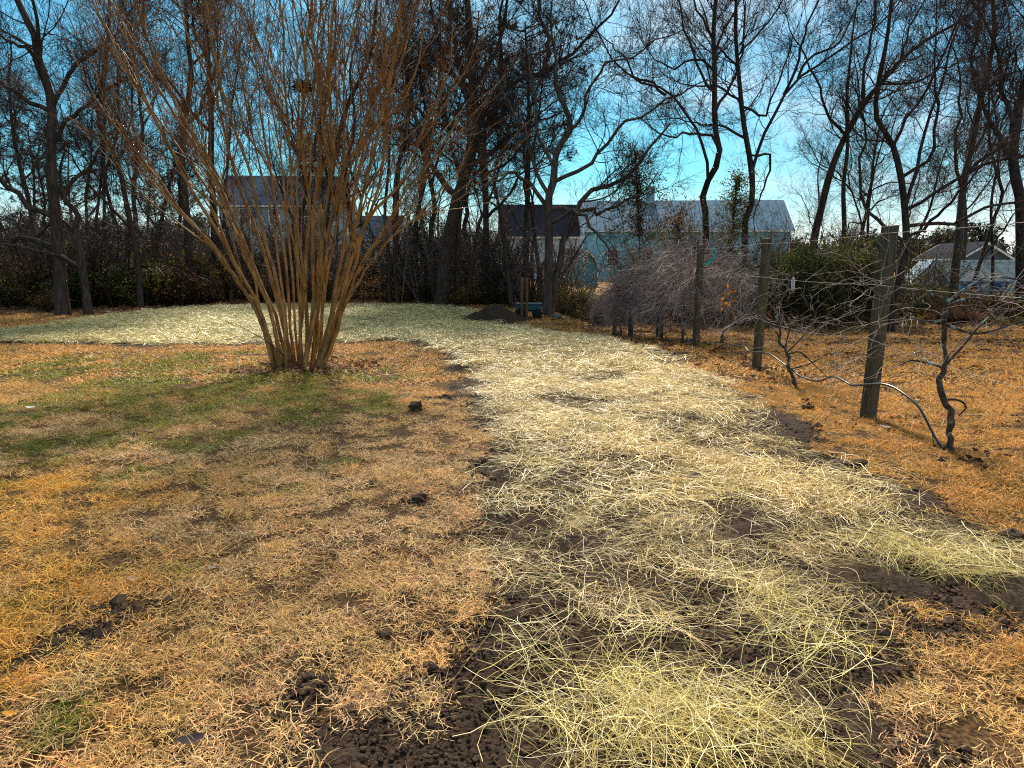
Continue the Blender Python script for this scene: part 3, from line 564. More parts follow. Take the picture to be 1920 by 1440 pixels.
tree('bare_tree', 'thick dark trunk cut by the right edge of the photo', 25, [(1917, 600), (1911, 484), (1898, 378), (1889, 311), (1902, 231), (1918, 178), (1930, 90), (1925, -20)], 28,
     [[(1890, 310), (1865, 240), (1850, 160), (1855, 80)], [(1905, 230), (1880, 160), (1890, 90), (1870, 10)], [(1900, 390), (1940, 330), (1990, 290)]], n1=110, seed=17, crown_top=12)
for i, (px, py, Y, w, lab, pts) in enumerate([
    (182, 545, 30, 8, 'pole-thin trunk left of the slim straight tree, in the left wood', [(178, 440), (176, 378), (184, 290), (180, 200)]),
    (196, 552, 28.5, 9, 'second pole-thin trunk left of the slim straight tree, nearer it', [(194, 440), (191, 300), (196, 230), (188, 150)]),
    (432, 569, 28.5, 9, 'thin dark trunk just left of the fan of tan stems, behind the straw', [(436, 480), (425, 400), (430, 300), (440, 200)]),
    (731, 573, 28, 9, 'left of a pair of thin trunks between tan stems and middle clump', [(728, 480), (722, 400), (735, 300), (728, 200), (740, 110)]),
    (745, 573, 27.6, 8, 'right of a pair of thin trunks between tan stems and middle clump', [(741, 480), (748, 390), (755, 300), (775, 210), (770, 120)]),
    (770, 560, 31, 7, 'thin trunk before the red machine in the wood', [(775, 470), (790, 380), (800, 290), (820, 190)]),
    (805, 566, 29.5, 11, 'dark leaning trunk left of the broad-based tree', [(798, 500), (780, 420), (800, 330), (805, 240), (790, 150)]),
    (610, 566, 29, 16, 'dark trunk half hidden behind the middle of the tan stems', [(608, 470), (612, 380), (628, 280), (650, 190), (690, 100), (700, 0)]),
    (1580, 560, 29, 13, 'dark trunk right of the leaning tree, behind the hedge', [(1582, 440), (1585, 350), (1600, 270), (1596, 180), (1610, 90)]),
    (1862, 585, 31, 8, 'thin trunk left of the trunk at the right edge', [(1860, 480), (1855, 380), (1862, 280), (1850, 160)]),
    (1630, 570, 33, 9, 'thin trunk behind the top of the nearest post', [(1635, 470), (1640, 380), (1660, 290), (1690, 200)]),
    (1000, 566, 34, 8, 'thin trunk behind the crooked two-stemmed tree, before the dark roof', [(998, 480), (1003, 400), (985, 300), (990, 200)]),
]):
    tree('slim_tree', lab, Y, [(px, py)] + pts, w, n1=34, n2=8, n3=6, seed=40 + i, L1=(.9, 2.2), group='slim trees of the wood belt', crown_top=(8 if Y < 32 else None))
# depth of the wood: bare trees copied further back
SRC = [o for o in scene.objects if o.get('category') == 'tree']
def dup(o, loc, rz, s, label, group):
    r = o.copy(); COL.objects.link(r); r.location = loc; r.rotation_euler = (0, 0, rz); r.scale = (s, s, s); r['label'] = label; r['group'] = group
    for ch in [c for c in scene.objects if c.parent == o]:
        c = ch.copy(); COL.objects.link(c); c.parent = r
    return r
g = np.random.default_rng(77)
bx = [(-28, 31), (-24, 35), (-20.5, 30), (-17.5, 36), (-14, 33), (-11, 37), (-8.5, 33), (-6.5, 39), (-4, 36), (-26, 42), (-15, 43), (18, 36), (22, 33), (26, 40), (29, 34), (20, 45), (-1.5, 40), (-22, 28.5), (-16, 29), (-12.5, 29.5), (-9.8, 30), (-7, 30.5), (-5.2, 31.5), (-3.2, 29.5), (-27, 36), (-21, 39), (-12, 41), (-9.5, 45), (-4.5, 44), (-2.2, 34.5), (1.2, 31), (25, 29.5), (17, 31)]
for i, (X, Y) in enumerate(bx):
    s = SRC[[2, 3, 4, 8, 9, 12][i % 6]]
    dup(s, (X, Y, float(hgt(X, Y)) - .05), g.uniform(0, 6.28), g.uniform(.75, 1.05), 'bare tree deep in the wood behind the front row of trunks' if X < 10 else 'bare tree behind the blue metal-roofed shed', 'trees deep in the left wood' if X < 10 else 'trees behind the right shed')

# ------------------------------------------------------------ pines
M_NEEDLE = mat('pine_needle', (.012, .024, .012), .7, col2=(.04, .062, .022), scale=.6, spec=.25)
def pine(label, X, Y, H, seed, crown0=.45, spread_=2.6, parent_from=None):
    g = np.random.default_rng(2000 + seed); z = float(hgt(X, Y)); t = thing('pine_tree', label, 'tree', (X, Y, z))
    P = smooth_line(np.array([[0, 0, -.1], [g.normal(0, .1), g.normal(0, .1), H * .35], [g.normal(0, .25), g.normal(0, .25), H * .7], [g.normal(0, .3), 0, H]]), 16)
    mb = MB(); Rr = .17 * H / 12 * np.linspace(1, .18, 16); tubes(mb, P[None], Rr[None], 8); link('trunk', mb.mesh('trunk'), M_BARK2, t)
    nb = 46; f = crown0 + (1 - crown0) * g.random(nb); a = g.random(nb) * 6.283; p = np.stack([np.interp(f, np.linspace(0, 1, 16), P[:, k]) for k in range(3)], -1)
    L = spread_ * (.45 + .75 * np.sin(np.clip((f - crown0) / (1 - crown0), 0, 1) * 2.6 + .35)) * g.uniform(.6, 1.1, nb)
    d = np.stack([np.cos(a), np.sin(a), g.uniform(.05, .6, nb)], -1); tt = np.linspace(0, 1, 5)[None, :, None]
    B = p[:, None] + d[:, None] * L[:, None, None] * tt + np.array([0, 0, .25]) * tt ** 2; mb = MB(); tubes(mb, B, .03 * np.linspace(1, .3, 5)[None].repeat(nb, 0), 4); link('branches', mb.mesh('branches'), M_BARK2, t)
    B2, R2 = grow(B, .03 * np.ones((nb, 5)), nb * 9, .25, .8, ang=(20, 70), t0=.35, K=3, rng=g)
    tips = np.concatenate([B2[:, -1], B2[:, 1], B[:, -1]]); nn = 15; n = len(tips)
    c = np.repeat(tips, nn, 0); v = norm(g.normal(size=(n * nn, 3)) + np.array([0, 0, .35])) * g.uniform(.12, .26, (n * nn, 1)); sd_ = norm(np.cross(v, g.normal(size=v.shape))) * .012
    V = np.stack([c - sd_, c + sd_, c + v], 1); mb = MB(); mb.add(V, np.arange(n * nn * 3).reshape(-1, 3)); link('needles', mb.mesh('needles', smooth=False), M_NEEDLE, t)
    return t
def pine_px(label, px, ytop, Y, seed, **k):
    p = at(px, ytop, Y); return pine(label, float(p[0]), Y, float(p[2] - hgt(p[0], Y)), seed, **k)
pine_px('pine with a rounded dark crown at the left edge of the photo', 45, 235, 44, 1, crown0=.5, spread_=3.2)
pine_px('pine crown showing right of the tallest left trunk', 120, 268, 46, 2, crown0=.45, spread_=3.0)
pine_px('pine crown seen behind the slim straight tree', 262, 262, 45, 3, crown0=.45, spread_=2.6)
pine_px('small pine half hidden left of the tan stems', 340, 330, 50, 4, crown0=.4, spread_=2.2)
pine_px('pine standing inside the middle clump of bare trees', 985, 40, 31, 5, crown0=.42, spread_=2.7)
pine_px('second pine left of the one inside the middle clump', 905, 20, 32.5, 6, crown0=.35, spread_=2.5)
pine_px('pine whose rounded top shows over the house roof, between the two tall trees', 1385, 366, 95, 7, crown0=.4, spread_=2.5)

# ------------------------------------------------------------ multi-stemmed crape myrtle
g = np.random.default_rng(11)
CK = ground(580, 690); CKY = float(CK[1])
cm = thing('crape_myrtle', 'large fan of smooth tan stems rising from one clump on the lawn', 'tree', CK)
# (foot px offset, waypoints as photo pixels)
ST = [(530, [(475, 560), (410, 470), (310, 340), (250, 260), (205, 190)]), (535, [(480, 560), (430, 470), (345, 330), (250, 150), (190, 20)]), (545, [(500, 560), (455, 440), (400, 300), (330, 150), (280, -20)]),
      (540, [(505, 580), (440, 450), (360, 270), (285, 120), (225, -40)]), (550, [(525, 560), (490, 430), (455, 300), (400, 140), (370, -20)]), (556, [(535, 560), (515, 440), (470, 250), (440, 100), (430, -40)]),
      (560, [(545, 540), (525, 400), (500, 250), (480, 100), (470, -40)]), (565, [(555, 540), (540, 420), (520, 260), (500, 120), (520, -40)]), (570, [(562, 550), (552, 420), (545, 280), (530, 130), (515, -40)]),
      (575, [(570, 540), (560, 400), (560, 250), (560, 110), (555, -40)]), (578, [(574, 520), (585, 400), (570, 260), (580, 120), (590, -40)]), (548, [(515, 590), (470, 500), (420, 400), (330, 260), (275, 170), (220, 80)]),
      (598, [(602, 560), (615, 430), (630, 300), (625, 150), (640, -40)]), (602, [(608, 550), (622, 430), (650, 300), (660, 150), (690, -40)]), (610, [(622, 560), (640, 440), (665, 300), (690, 150), (710, -40)]),
      (612, [(628, 560), (655, 450), (690, 320), (715, 200), (735, 60), (750, -40)]), (618, [(640, 560), (670, 470), (705, 380), (720, 300), (740, 150), (780, 20)]), (622, [(650, 560), (690, 480), (735, 410), (780, 345), (810, 300)]),
      (620, [(650, 570), (695, 490), (740, 440), (790, 395), (830, 350)]), (595, [(596, 560), (600, 430), (600, 300), (590, 150), (610, -40)]), (585, [(588, 560), (592, 420), (610, 270), (600, 140), (580, -30)]),
      (552, [(520, 570), (490, 480), (440, 340), (410, 200), (360, 80), (330, -30)]), (616, [(635, 570), (660, 500), (680, 420), (735, 355), (780, 250), (820, 170)]), (605, [(612, 560), (630, 430), (680, 250), (730, 100), (770, -20)]),
      (538, [(495, 590), (450, 520), (395, 440), (340, 385), (300, 340)]), (568, [(560, 560), (545, 440), (510, 330), (450, 200), (430, 60), (400, -40)]), (590, [(595, 560), (612, 450), (640, 330), (700, 240), (760, 180), (800, 60)]),
      (543, [(505, 580), (465, 480), (395, 330), (310, 190), (250, 90), (200, -10)])]
SPs, SRs = [], []
for i, (fx, wp) in enumerate(ST):
    a = g.uniform(-.32, .32); fx = 576 + (fx - 576) * .84; foot = np.array([(fx - 960) / FPX * (CKY * 1.01 + .28), CKY + a, 0.0]); foot[2] = float(hgt(foot[0], foot[1])) - .08
    dep = g.uniform(-2.2, 1.9); pts = [foot]
    for j, (px, py) in enumerate(wp):
        f = ((690 - py) / 720.) ** 1.2; pts.append(at(px, py, CKY + a * .6 + dep * f))
    d = norm(pts[-1] - pts[-2])
    for _ in range(2): d = norm(d + g.normal(0, .12, 3) + np.array([0, 0, .22])); pts.append(pts[-1] + d * (.8 if wp[-1][1] < 60 else .35))
    P = smooth_line(np.array(pts), 24) - np.array(CK); wb = g.normal(0, .024, P.shape); wb[0] = 0; P = P + np.cumsum(wb, 0) * .7
    r0 = g.uniform(.019, .036); Rr = r0 * (np.linspace(1, .20, 24)); Rr[0] *= 1.25
    mb = MB(); tubes(mb, P[None], Rr[None], 8)
    F1, FR = grow(P[None], Rr[None], 7, 1.4, 3.4, ang=(8, 30), t0=.24, tmax=.78, K=12, rf=.75, wob=.085, up=.06, rtip=.25, rng=g)
    tubes(mb, F1, FR, 6); link('stem', mb.mesh('stem'), M_CRAPE, cm)
    SPs.append(np.concatenate([smooth_line(P[8:], 12)[None], F1])); SRs.append(np.concatenate([np.interp(np.linspace(8, 23, 12), np.arange(24), Rr)[None], FR]))
SP = np.concatenate(SPs); SR = np.concatenate(SRs)
B1, BR1 = grow(SP, SR, 900, .5, 1.6, ang=(15, 52), t0=.08, K=7, rf=.55, wob=.12, up=.10, rmin=.0055, rng=g)
B2, BR2 = grow(B1, BR1, 4600, .22, .75, ang=(18, 48), t0=.1, K=5, rf=.6, wob=.13, up=.08, rmin=.0026, rng=g)
B3, BR3 = grow(B2, BR2, 8000, .10, .32, ang=(20, 50), t0=.25, K=3, rf=.7, wob=.12, up=.05, rmin=.0018, rng=g)
mb = MB(); tubes(mb, B1, BR1, 4); tubes(mb, B2, BR2, 3); tubes(mb, B3, BR3, 3); link('twigs', mb.mesh('twigs', smooth=False), M_CRAPETW, cm)
# dead sprouts round the foot
P0 = np.array([[[g.normal(0, .35), g.normal(0, .25), -.03], [g.normal(0, .4), g.normal(0, .3), .15]] for _ in range(30)]); s1, r1 = grow(P0, np.full((30, 2), .01), 170, .1, .42, ang=(10, 85), t0=0, K=4, rf=.5, wob=.3, up=.0, rmin=.004, rng=g)
mb = MB(); tubes(mb, s1, r1, 3); link('sprouts', mb.mesh('sprouts', smooth=False), M_TWIG2, cm)
# the low long stick standing out to the left
q = smooth_line(at(np.array([535, 500, 440]), np.array([668, 640, 606]), np.full(3, CKY - .3)), 6) - np.array(CK); mb = MB(); tubes(mb, q[None], np.linspace(.009, .004, 6)[None], 4); link('sprouts', mb.mesh('low_shoot'), M_TWIG, cm)
nb = at(568, 163, CKY + .2)
gg = np.random.default_rng(5); c0 = gg.normal(size=(260, 3)) * np.array([.06, .06, .035]); dd = norm(gg.normal(size=(260, 3)) * np.array([1, 1, .5])) * gg.uniform(.04, .12, (260, 1))
mb = MB(); tubes(mb, np.stack([c0 - dd, c0 + gg.normal(size=(260, 3)) * .012, c0 + dd], 1), np.full((260, 3), .005), 3)
tag(link('bird_nest', mb.mesh('bird_nest', smooth=False), mat('nest_twig', (.014, .010, .008), .95, .3, 3), loc=Vector(nb)), 'dark twig nest lodged high among the tan stems', 'nest')
sk = ground(608, 693); mb = MB(); q = smooth_line(np.array([[-.16, .0, .03], [0, -.02, .035], [.13, .04, .06], [.2, .07, .05]]), 8); tubes(mb, q[None], np.linspace(.016, .008, 8)[None], 6, cap=True)
tag(link('fallen_stick', mb.mesh('fallen_stick'), mat('bleached_wood', (.34, .25, .15), .8, .25, 12), loc=Vector(sk)), 'pale fallen stick lying at the foot of the tan stems', 'stick')

# ------------------------------------------------------------ vine trellis
def post_mat():
    m = mat('weathered_post_wood', (.035, .030, .022), .9, col2=(.14, .115, .08), scale=7, bump=.6, stretch=(9, 9, .5), spec=.15)
    n, l = m.node_tree.nodes, m.node_tree.links; b = n['Principled BSDF']; src = b.inputs['Base Color'].links[0].from_socket
    no = n.new('ShaderNodeTexNoise'); no.inputs['Scale'].default_value = 3.5; no.inputs['Detail'].default_value = 4; tc = n.new('ShaderNodeTexCoord'); l.new(tc.outputs['Object'], no.inputs['Vector'])
    mr = n.new('ShaderNodeMapRange'); mr.inputs[1].default_value = .45; mr.inputs[2].default_value = .62; l.new(no.outputs[0], mr.inputs[0]); ml = n.new('ShaderNodeMath'); ml.operation = 'MULTIPLY'; ml.inputs[1].default_value = .4; l.new(mr.outputs[0], ml.inputs[0])
    mx = n.new('ShaderNodeMix'); mx.data_type = 'RGBA'; mx.inputs[7].default_value = (.10, .095, .022, 1); l.new(ml.outputs[0], mx.inputs[0]); l.new(src, mx.inputs[6]); l.new(mx.outputs[2], b.inputs['Base Color']); return m
M_POST = post_mat(); M_STAPLE = mat('grey_steel', (.35, .35, .34), .45, .15, 20, metal=.8)
def post(label, base, H, w, lean, rz, seed, loc=None):
    g = np.random.default_rng(3000 + seed)
    b = ground(*base) if loc is None else np.array([*loc, float(hgt(*loc))])
    t = thing('trellis_post', label, 'post', b, 'wooden posts of the vine trellis')
    # square timber with softened, slightly wavy edges and grain checks
    K = 14; a = w / 2; c = a * .28; prof = np.array([[-a, -a + c], [-a + c, -a], [a - c, -a], [a, -a + c], [a, a - c], [a - c, a], [-a + c, a], [-a, a - c]])
    zz = np.linspace(-.15, H, K); V = np.zeros((K, 8, 3))
    for k in range(K): V[k, :, :2] = prof * (1 + g.normal(0, .012)) + g.normal(0, .0012, (8, 2)) + np.array(lean) * max(zz[k], 0); V[k, :, 2] = zz[k]
    V[-1, :, 2] += prof[:, 0] * .12; ca, sa = math.cos(rz), math.sin(rz); V[..., :2] = V[..., :2] @ np.array([[ca, sa], [-sa, ca]])
    i = np.arange(K * 8).reshape(K, 8); F = np.stack([i[:-1], np.roll(i[:-1], -1, 1), np.roll(i[1:], -1, 1), i[1:]], -1).reshape(-1, 4)
    mb = MB(); mb.add(V, F, i[-1][None]); link('timber', mb.mesh('timber', smooth=False), M_POST, t)
    for hz_ in (H * .965, H * .72):
        mb = MB(); q = np.array([[-.012, -a - .001, hz_], [-.012, -a - .008, hz_], [.012, -a - .008, hz_], [.012, -a - .001, hz_]]); q[:, :2] += np.array(lean) * hz_; tubes(mb, q[None], np.full((1, 4), .002), 4); link('staple', mb.mesh('staple'), M_STAPLE, t)
    return t, b
PT = []
PT.append(post('nearest and tallest-looking weathered post, with the hose bowed past it', (1627, 786), 1.98, .13, (.03, .0), .3, 1)[1])
PT.append(post('second post from the camera, mossy, between the bare vine and the cane thicket', (1418, 693), 1.98, .115, (.025, 0), .35, 2)[1])
PT.append(post('third post from the camera, with the teal ribbon at its top', (1304, 651), 1.96, .11, (.012, 0), .4, 3)[1])
PT.append(post('fourth post from the camera, inside the cane thicket', None, 1.80, .13, (.01, 0), .5, 4, loc=(3.96, 18.4))[1])
PT.append(post('fifth post from the camera, left in the cane thicket', None, 1.55, .11, (.01, 0), .3, 5, loc=(3.22, 18.5))[1])
PT.append(post('leftmost short post at the far end of the cane thicket', None, 1.3, .10, (0, 0), .3, 6, loc=(2.95, 19.6))[1])
M_WIRE = mat('galvanised_wire', (.22, .22, .21), .6, .25, 30, metal=.3)
def wire(label, pts, r=.0018, sag=.02):
    p = np.array(pts, float); out = []
    for a, b in zip(p[:-1], p[1:]):
        t = np.linspace(0, 1, 9)[:-1, None]; q = a + (b - a) * t; q[:, 2] -= 4 * sag * (t * (1 - t))[:, 0]; out.append(q)
    q = np.vstack(out + [p[-1:]]); mb = MB(); tubes(mb, q[None], np.full((1, len(q)), r), 5); return tag(link('trellis_wire', mb.mesh('trellis_wire'), M_WIRE), label, 'wire', 'wires of the vine trellis')
def on_post(i, h, dx=0.0): b = PT[i]; return [b[0] + dx, b[1] - .02, b[2] + h]
PEND = [PT[0][0] + .0, PT[0][1] - 3.6, 0]
wire('top wire strung from post top to post top', [[PEND[0], PEND[1], 1.93], on_post(0, 1.90, -.1), on_post(1, 1.90, -.08), on_post(2, 1.88, -.07), on_post(3, 1.72, -.08)])
wire('middle wire running below the post tops', [[PEND[0], PEND[1], 1.36], on_post(0, 1.40, -.1), on_post(1, 1.42, -.08), on_post(2, 1.38, -.07), on_post(3, 1.32, -.08), on_post(4, 1.2)])
wire('low slack wire hanging beside the nearest vine', [[PEND[0], PEND[1] + .4, .72], on_post(0, .86, -.1), on_post(1, .80, -.08)], .0016, .06)
tg = atX(np.array([1487.]), np.array([533.]), PT[0][0] - .02)[0]; mb = MB(); tubes(mb, np.array([[[0, 0, .09], [0, 0, .06], [.002, 0, -.05], [0, 0, -.085]]]), np.array([[.006, .022, .022, .018]]), 10, cap=True); mb2 = MB()
t = thing('wire_tag', 'small pale grey tube hanging from the middle wire', 'tag', tg); link('tube', mb.mesh('tube'), mat('pale_plastic', (.42, .44, .45), .5, .2, 20), t)
mb = MB(); tubes(mb, np.array([[[0, 0, .085], [0, .004, .13], [0, 0, .17]]]), np.full((1, 3), .002), 4); link('hook', mb.mesh('hook'), M_WIRE, t)
# teal ribbon at the third post
rb = at(np.array([1318, 1327, 1332, 1338, 1341, 1345, 1342, 1338]), np.array([497, 494, 489, 484, 476, 468, 463, 470]), np.full(8, PT[2][1] - .1)); P = smooth_line(rb, 24); W = .045 + .02 * np.sin(np.linspace(0, 7, 24)); mb = MB()
nr = norm(np.stack([np.cos(np.linspace(0, 3, 24)), -1 - 0 * np.linspace(0, 1, 24), np.sin(np.linspace(0, 5, 24)) * .6], -1)); T = norm(np.gradient(P, axis=0)); s = norm(np.cross(T, nr)) * W[:, None] / 2; th = nr * .002
V = np.stack([P - s, P + s, P + s + th, P - s + th], 1); i = np.arange(96).reshape(24, 4); F = np.concatenate([np.stack([i[:-1, k], i[:-1, (k + 1) % 4], i[1:, (k + 1) % 4], i[1:, k]], -1) for k in range(4)])
mb.add(V - P[0], F); tag(link('ribbon', mb.mesh('ribbon'), mat('teal_plastic_tape', (.06, .30, .27), .45, .3, 14), loc=Vector(P[0])), 'twisted teal plastic ribbon flying from the third post', 'ribbon')
# irrigation hose
M_HOSE = mat('black_hose', (.010, .022, .022), .28, .3, 10, spec=.6); M_HOSE2 = mat('hose_end', (.01, .01, .01), .6, .2, 10)
hp = np.array([(1768, 845), (1752, 818), (1738, 790), (1722, 762), (1700, 742), (1675, 726), (1655, 720), (1640, 720), (1612, 722), (1596, 722), (1580, 713), (1560, 706), (1539, 714), (1521, 713), (1500, 705), (1486, 694), (1465, 679), (1447, 666), (1432, 661), (1412, 660), (1403, 658), (1396, 650), (1380, 648), (1362, 646), (1348, 650)], float)
hx = np.interp(np.arange(len(hp)), [0, 5, 8, 20, 24], [PT[0][0] + .0, PT[0][0] - .06, PT[0][0] - .13, PT[1][0] - .12, PT[1][0] - .05])
q = np.stack([atX(hp[i:i + 1, 0], hp[i:i + 1, 1], hx[i])[0] for i in range(len(hp))]); q[:, 2] = np.maximum(q[:, 2], hgt(q[:, 0], q[:, 1]) + .02)
P = smooth_line(q, 90); t = thing('irrigation_hose', 'black drip hose looping from the nearest vine past two posts', 'hose', P[0]); mb = MB(); tubes(mb, P[None] - P[0], np.full((1, 90), .0115), 10, cap=True); link('pipe', mb.mesh('pipe'), M_HOSE, t)
mb = MB(); e = np.array([[0, 0, .03], [.004, -.01, 0], [-.03, -.02, -.02], [-.05, -.02, -.025]]); tubes(mb, e[None], np.array([[.016, .018, .017, .017]]), 8, cap=True); link('end_clamp', mb.mesh('end_clamp'), M_HOSE2, t)
mb = MB(); e = atX(np.array([1748., 1752, 1760]), np.array([812., 838, 846]), PT[0][0]) - P[0]; tubes(mb, smooth_line(e, 8)[None], np.full((1, 8), .004), 5); link('dripper_tube', mb.mesh('dripper_tube'), M_HOSE2, t)
hp = np.array([(1300, 652), (1292, 640), (1286, 627), (1272, 622), (1256, 620), (1238, 628), (1222, 622), (1200, 621), (1180, 622)], float); q = at(hp[:, 0], hp[:, 1], np.linspace(13.1, 18.3, 9)); q[:, 2] = np.maximum(q[:, 2], hgt(q[:, 0], q[:, 1]) + .015); P = smooth_line(q, 50)
mb = MB(); tubes(mb, P[None] - P[0], np.full((1, 50), .0125), 8, cap=True); tag(link('irrigation_hose', mb.mesh('irrigation_hose'), M_HOSE, loc=Vector(P[0])), 'far length of drip hose under the cane thicket, ending at the third post', 'hose')
# vines
def lichen_bark():
    m = mat('lichen_vine_bark', (.035, .027, .022), .95, col2=(.12, .095, .078), scale=20, bump=.8, stretch=(1, 1, .5), spec=.1)
    n, l = m.node_tree.nodes, m.node_tree.links; b = n['Principled BSDF']; src = b.inputs['Base Color'].links[0].from_socket
    no = n.new('ShaderNodeTexNoise'); no.inputs['Scale'].default_value = 11; no.inputs['Detail'].default_value = 3; tc = n.new('ShaderNodeTexCoord'); l.new(tc.outputs['Object'], no.inputs['Vector'])
    mr = n.new('ShaderNodeMapRange'); mr.inputs[1].default_value = .57; mr.inputs[2].default_value = .64; l.new(no.outputs[0], mr.inputs[0])
    mx = n.new('ShaderNodeMix'); mx.data_type = 'RGBA'; mx.inputs[7].default_value = (.22, .33, .32, 1); l.new(mr.outputs[0], mx.inputs[0]); l.new(src, mx.inputs[6]); l.new(mx.outputs[2], b.inputs['Base Color']); return m
M_VINE = lichen_bark(); M_CANE = mat('pale_cane', (.07, .045, .035), .7, col2=(.34, .26, .22), scale=4, spec=.3); M_CANE2 = mat('purple_brown_cane', (.07, .042, .036), .7, col2=(.46, .34, .30), scale=2.2, spec=.3)
def vine(label, base_px, Y, trunk, arms, r0, canes, seed, cane_mat, droop=.0, span=None, top=1.45, X=None):
    g = np.random.default_rng(4000 + seed)
    if base_px is not None: b = ground(*base_px); Y = float(b[1])
    else: b = np.array([X, Y, float(hgt(X, Y))])
    t = thing('grape_vine', label, 'vine', b, 'grape vines on the trellis')
    if trunk: P = at(*np.array(trunk, float).T, np.full(len(trunk), Y)) - b; P[0, 2] = -.08; P[1:-1, 1] += g.normal(0, .03, len(P) - 2)
    else: P = np.array([[0, 0, -.08], [g.normal(0, .05), g.normal(0, .05), .4], [g.normal(0, .08), g.normal(0, .06), .8], [0, 0, top]])
    P = smooth_line(P, 22) ; P = P + np.vstack([[0, 0, 0], g.normal(0, .008, (21, 3))]); Rr = r0 * np.linspace(1.15, .62, 22) * (1 + g.normal(0, .09, 22)); mb = MB(); tubes(mb, P[None], Rr[None], 9); link('trunk', mb.mesh('trunk'), M_VINE, t)
    AP, AR = [], []
    for a in arms:
        q = at(*np.array(a, float).T, np.full(len(a), Y)) - b; q[1:, 1] += np.cumsum(g.normal(0, .06, len(q) - 1)); q = smooth_line(q, 12); rr = r0 * .5 * np.linspace(1, .35, 12); mb = MB(); tubes(mb, q[None], rr[None], 6); link('arm', mb.mesh('arm'), M_VINE, t); AP.append(q[None]); AR.append(rr[None])
    if span:   # cordons along the wire, both ways
        for s in (-1, 1):
            q = np.stack([np.linspace(0, s * .12, 12) + np.cumsum(g.normal(0, .015, 12)), np.linspace(0, s * span, 12), top + np.cumsum(g.normal(0, .03, 12))], -1); q[0] = P[-1]; rr = r0 * .6 * np.linspace(1, .4, 12); mb = MB(); tubes(mb, q[None], rr[None], 6); link('arm', mb.mesh('arm'), M_VINE, t); AP.append(q[None]); AR.append(rr[None])
    AP.append(smooth_line(P[10:], 12)[None]); AR.append(np.interp(np.linspace(10, 21, 12), np.arange(22), Rr)[None]); AP = np.concatenate(AP); AR = np.concatenate(AR)
    n1, n2, n3, l0, l1 = canes
    C1, R1 = grow(AP, AR, n1, l0, l1, ang=(30, 95), t0=.1, K=9, rf=.25, wob=.20, up=-droop, rmin=.0055 if span else .0034, rtip=.5, taper=0, rng=g)
    C2, R2 = grow(C1, R1, n2, .25, .8, ang=(30, 80), t0=.1, K=6, rf=.6, wob=.25, up=-droop * .7, rmin=.0040 if span else .0022, rng=g)
    C3, R3 = grow(C2, R2, n3, .10, .35, ang=(30, 80), t0=.1, K=4, rf=.7, wob=.3, up=-droop * .6, rmin=.0032 if span else .0015, rng=g)
    for C_ in (C1, C2, C3): C_[:, :, 2] = np.maximum(C_[:, :, 2], .12)
    if span:
        mb = MB(); tubes(mb, C1, R1, 5); link('canes', mb.mesh('canes'), cane_mat, t)
    else:
        for q_, r_ in zip(C1, R1):
            mb = MB(); tubes(mb, q_[None], r_[None], 5); link('cane', mb.mesh('cane'), cane_mat, t)
    mb = MB(); tubes(mb, C2, R2, 3); tubes(mb, C3, R3, 3); link('twigs', mb.mesh('twigs', smooth=False), cane_mat, t)
    return t
vine('nearest grape vine, crooked lichened trunk right of the nearest post', (1788, 852), None, [(1788, 852), (1781, 820), (1783, 790), (1776, 764), (1766, 751), (1764, 719), (1768, 694), (1771, 674), (1775, 640), (1775, 602), (1773, 560)],
     [[(1768, 751), (1791, 750), (1807, 754), (1813, 764), (1814, 786)], [(1766, 694), (1785, 670), (1802, 648), (1830, 612), (1870, 580)], [(1773, 565), (1740, 545), (1700, 545), (1650, 530), (1610, 520)], [(1774, 575), (1820, 560), (1870, 565), (1930, 550)], [(1774, 600), (1730, 602), (1690, 590), (1655, 562)], [(1770, 690), (1750, 683), (1725, 680), (1700, 690)], [(1775, 610), (1830, 625), (1890, 600), (1940, 590)], [(1773, 570), (1800, 545), (1850, 520), (1905, 525)]], .026, (44, 150, 260, .22, .7), 1, M_CANE, .02)
vine('short gnarled grape vine between the first two posts', (1495, 727), None, [(1495, 727), (1485, 705), (1478, 690), (1476, 668), (1471, 655), (1462, 642), (1458, 620), (1455, 590)],
     [[(1472, 655), (1478, 630), (1484, 600), (1500, 596), (1530, 602), (1560, 605)], [(1476, 660), (1500, 640), (1525, 610), (1550, 590)], [(1460, 630), (1440, 600), (1400, 585), (1370, 590)], [(1480, 692), (1510, 680), (1540, 660), (1565, 657)], [(1457, 600), (1456, 560), (1450, 540)], [(1476, 665), (1500, 660), (1525, 680), (1545, 705)]], .024, (30, 130, 220, .2, .6), 2, M_CANE, .01)
vine('grape vine left of the second post, first of the cane thicket', (1350, 645), None, None, [], .024, (130, 520, 700, .5, 1.3), 3, M_CANE2, .10, span=1.5, top=1.4)
vine('grape vine between the third and fourth posts in the thicket', None, 14.8, None, [], .024, (200, 800, 1100, .6, 1.6), 4, M_CANE2, .13, span=1.5, top=1.6, X=3.72)
vine('grape vine beside the fourth post, under the highest canes', None, 17.0, None, [], .026, (220, 900, 1200, .6, 1.7), 5, M_CANE2, .13, span=1.5, top=1.75, X=3.75)
vine('leftmost grape vine, its canes weeping to the ground in a dome', None, 18.8, None, [], .026, (240, 1000, 1400, .6, 1.6), 6, M_CANE2, .18, span=1.1, top=1.35, X=3.05)
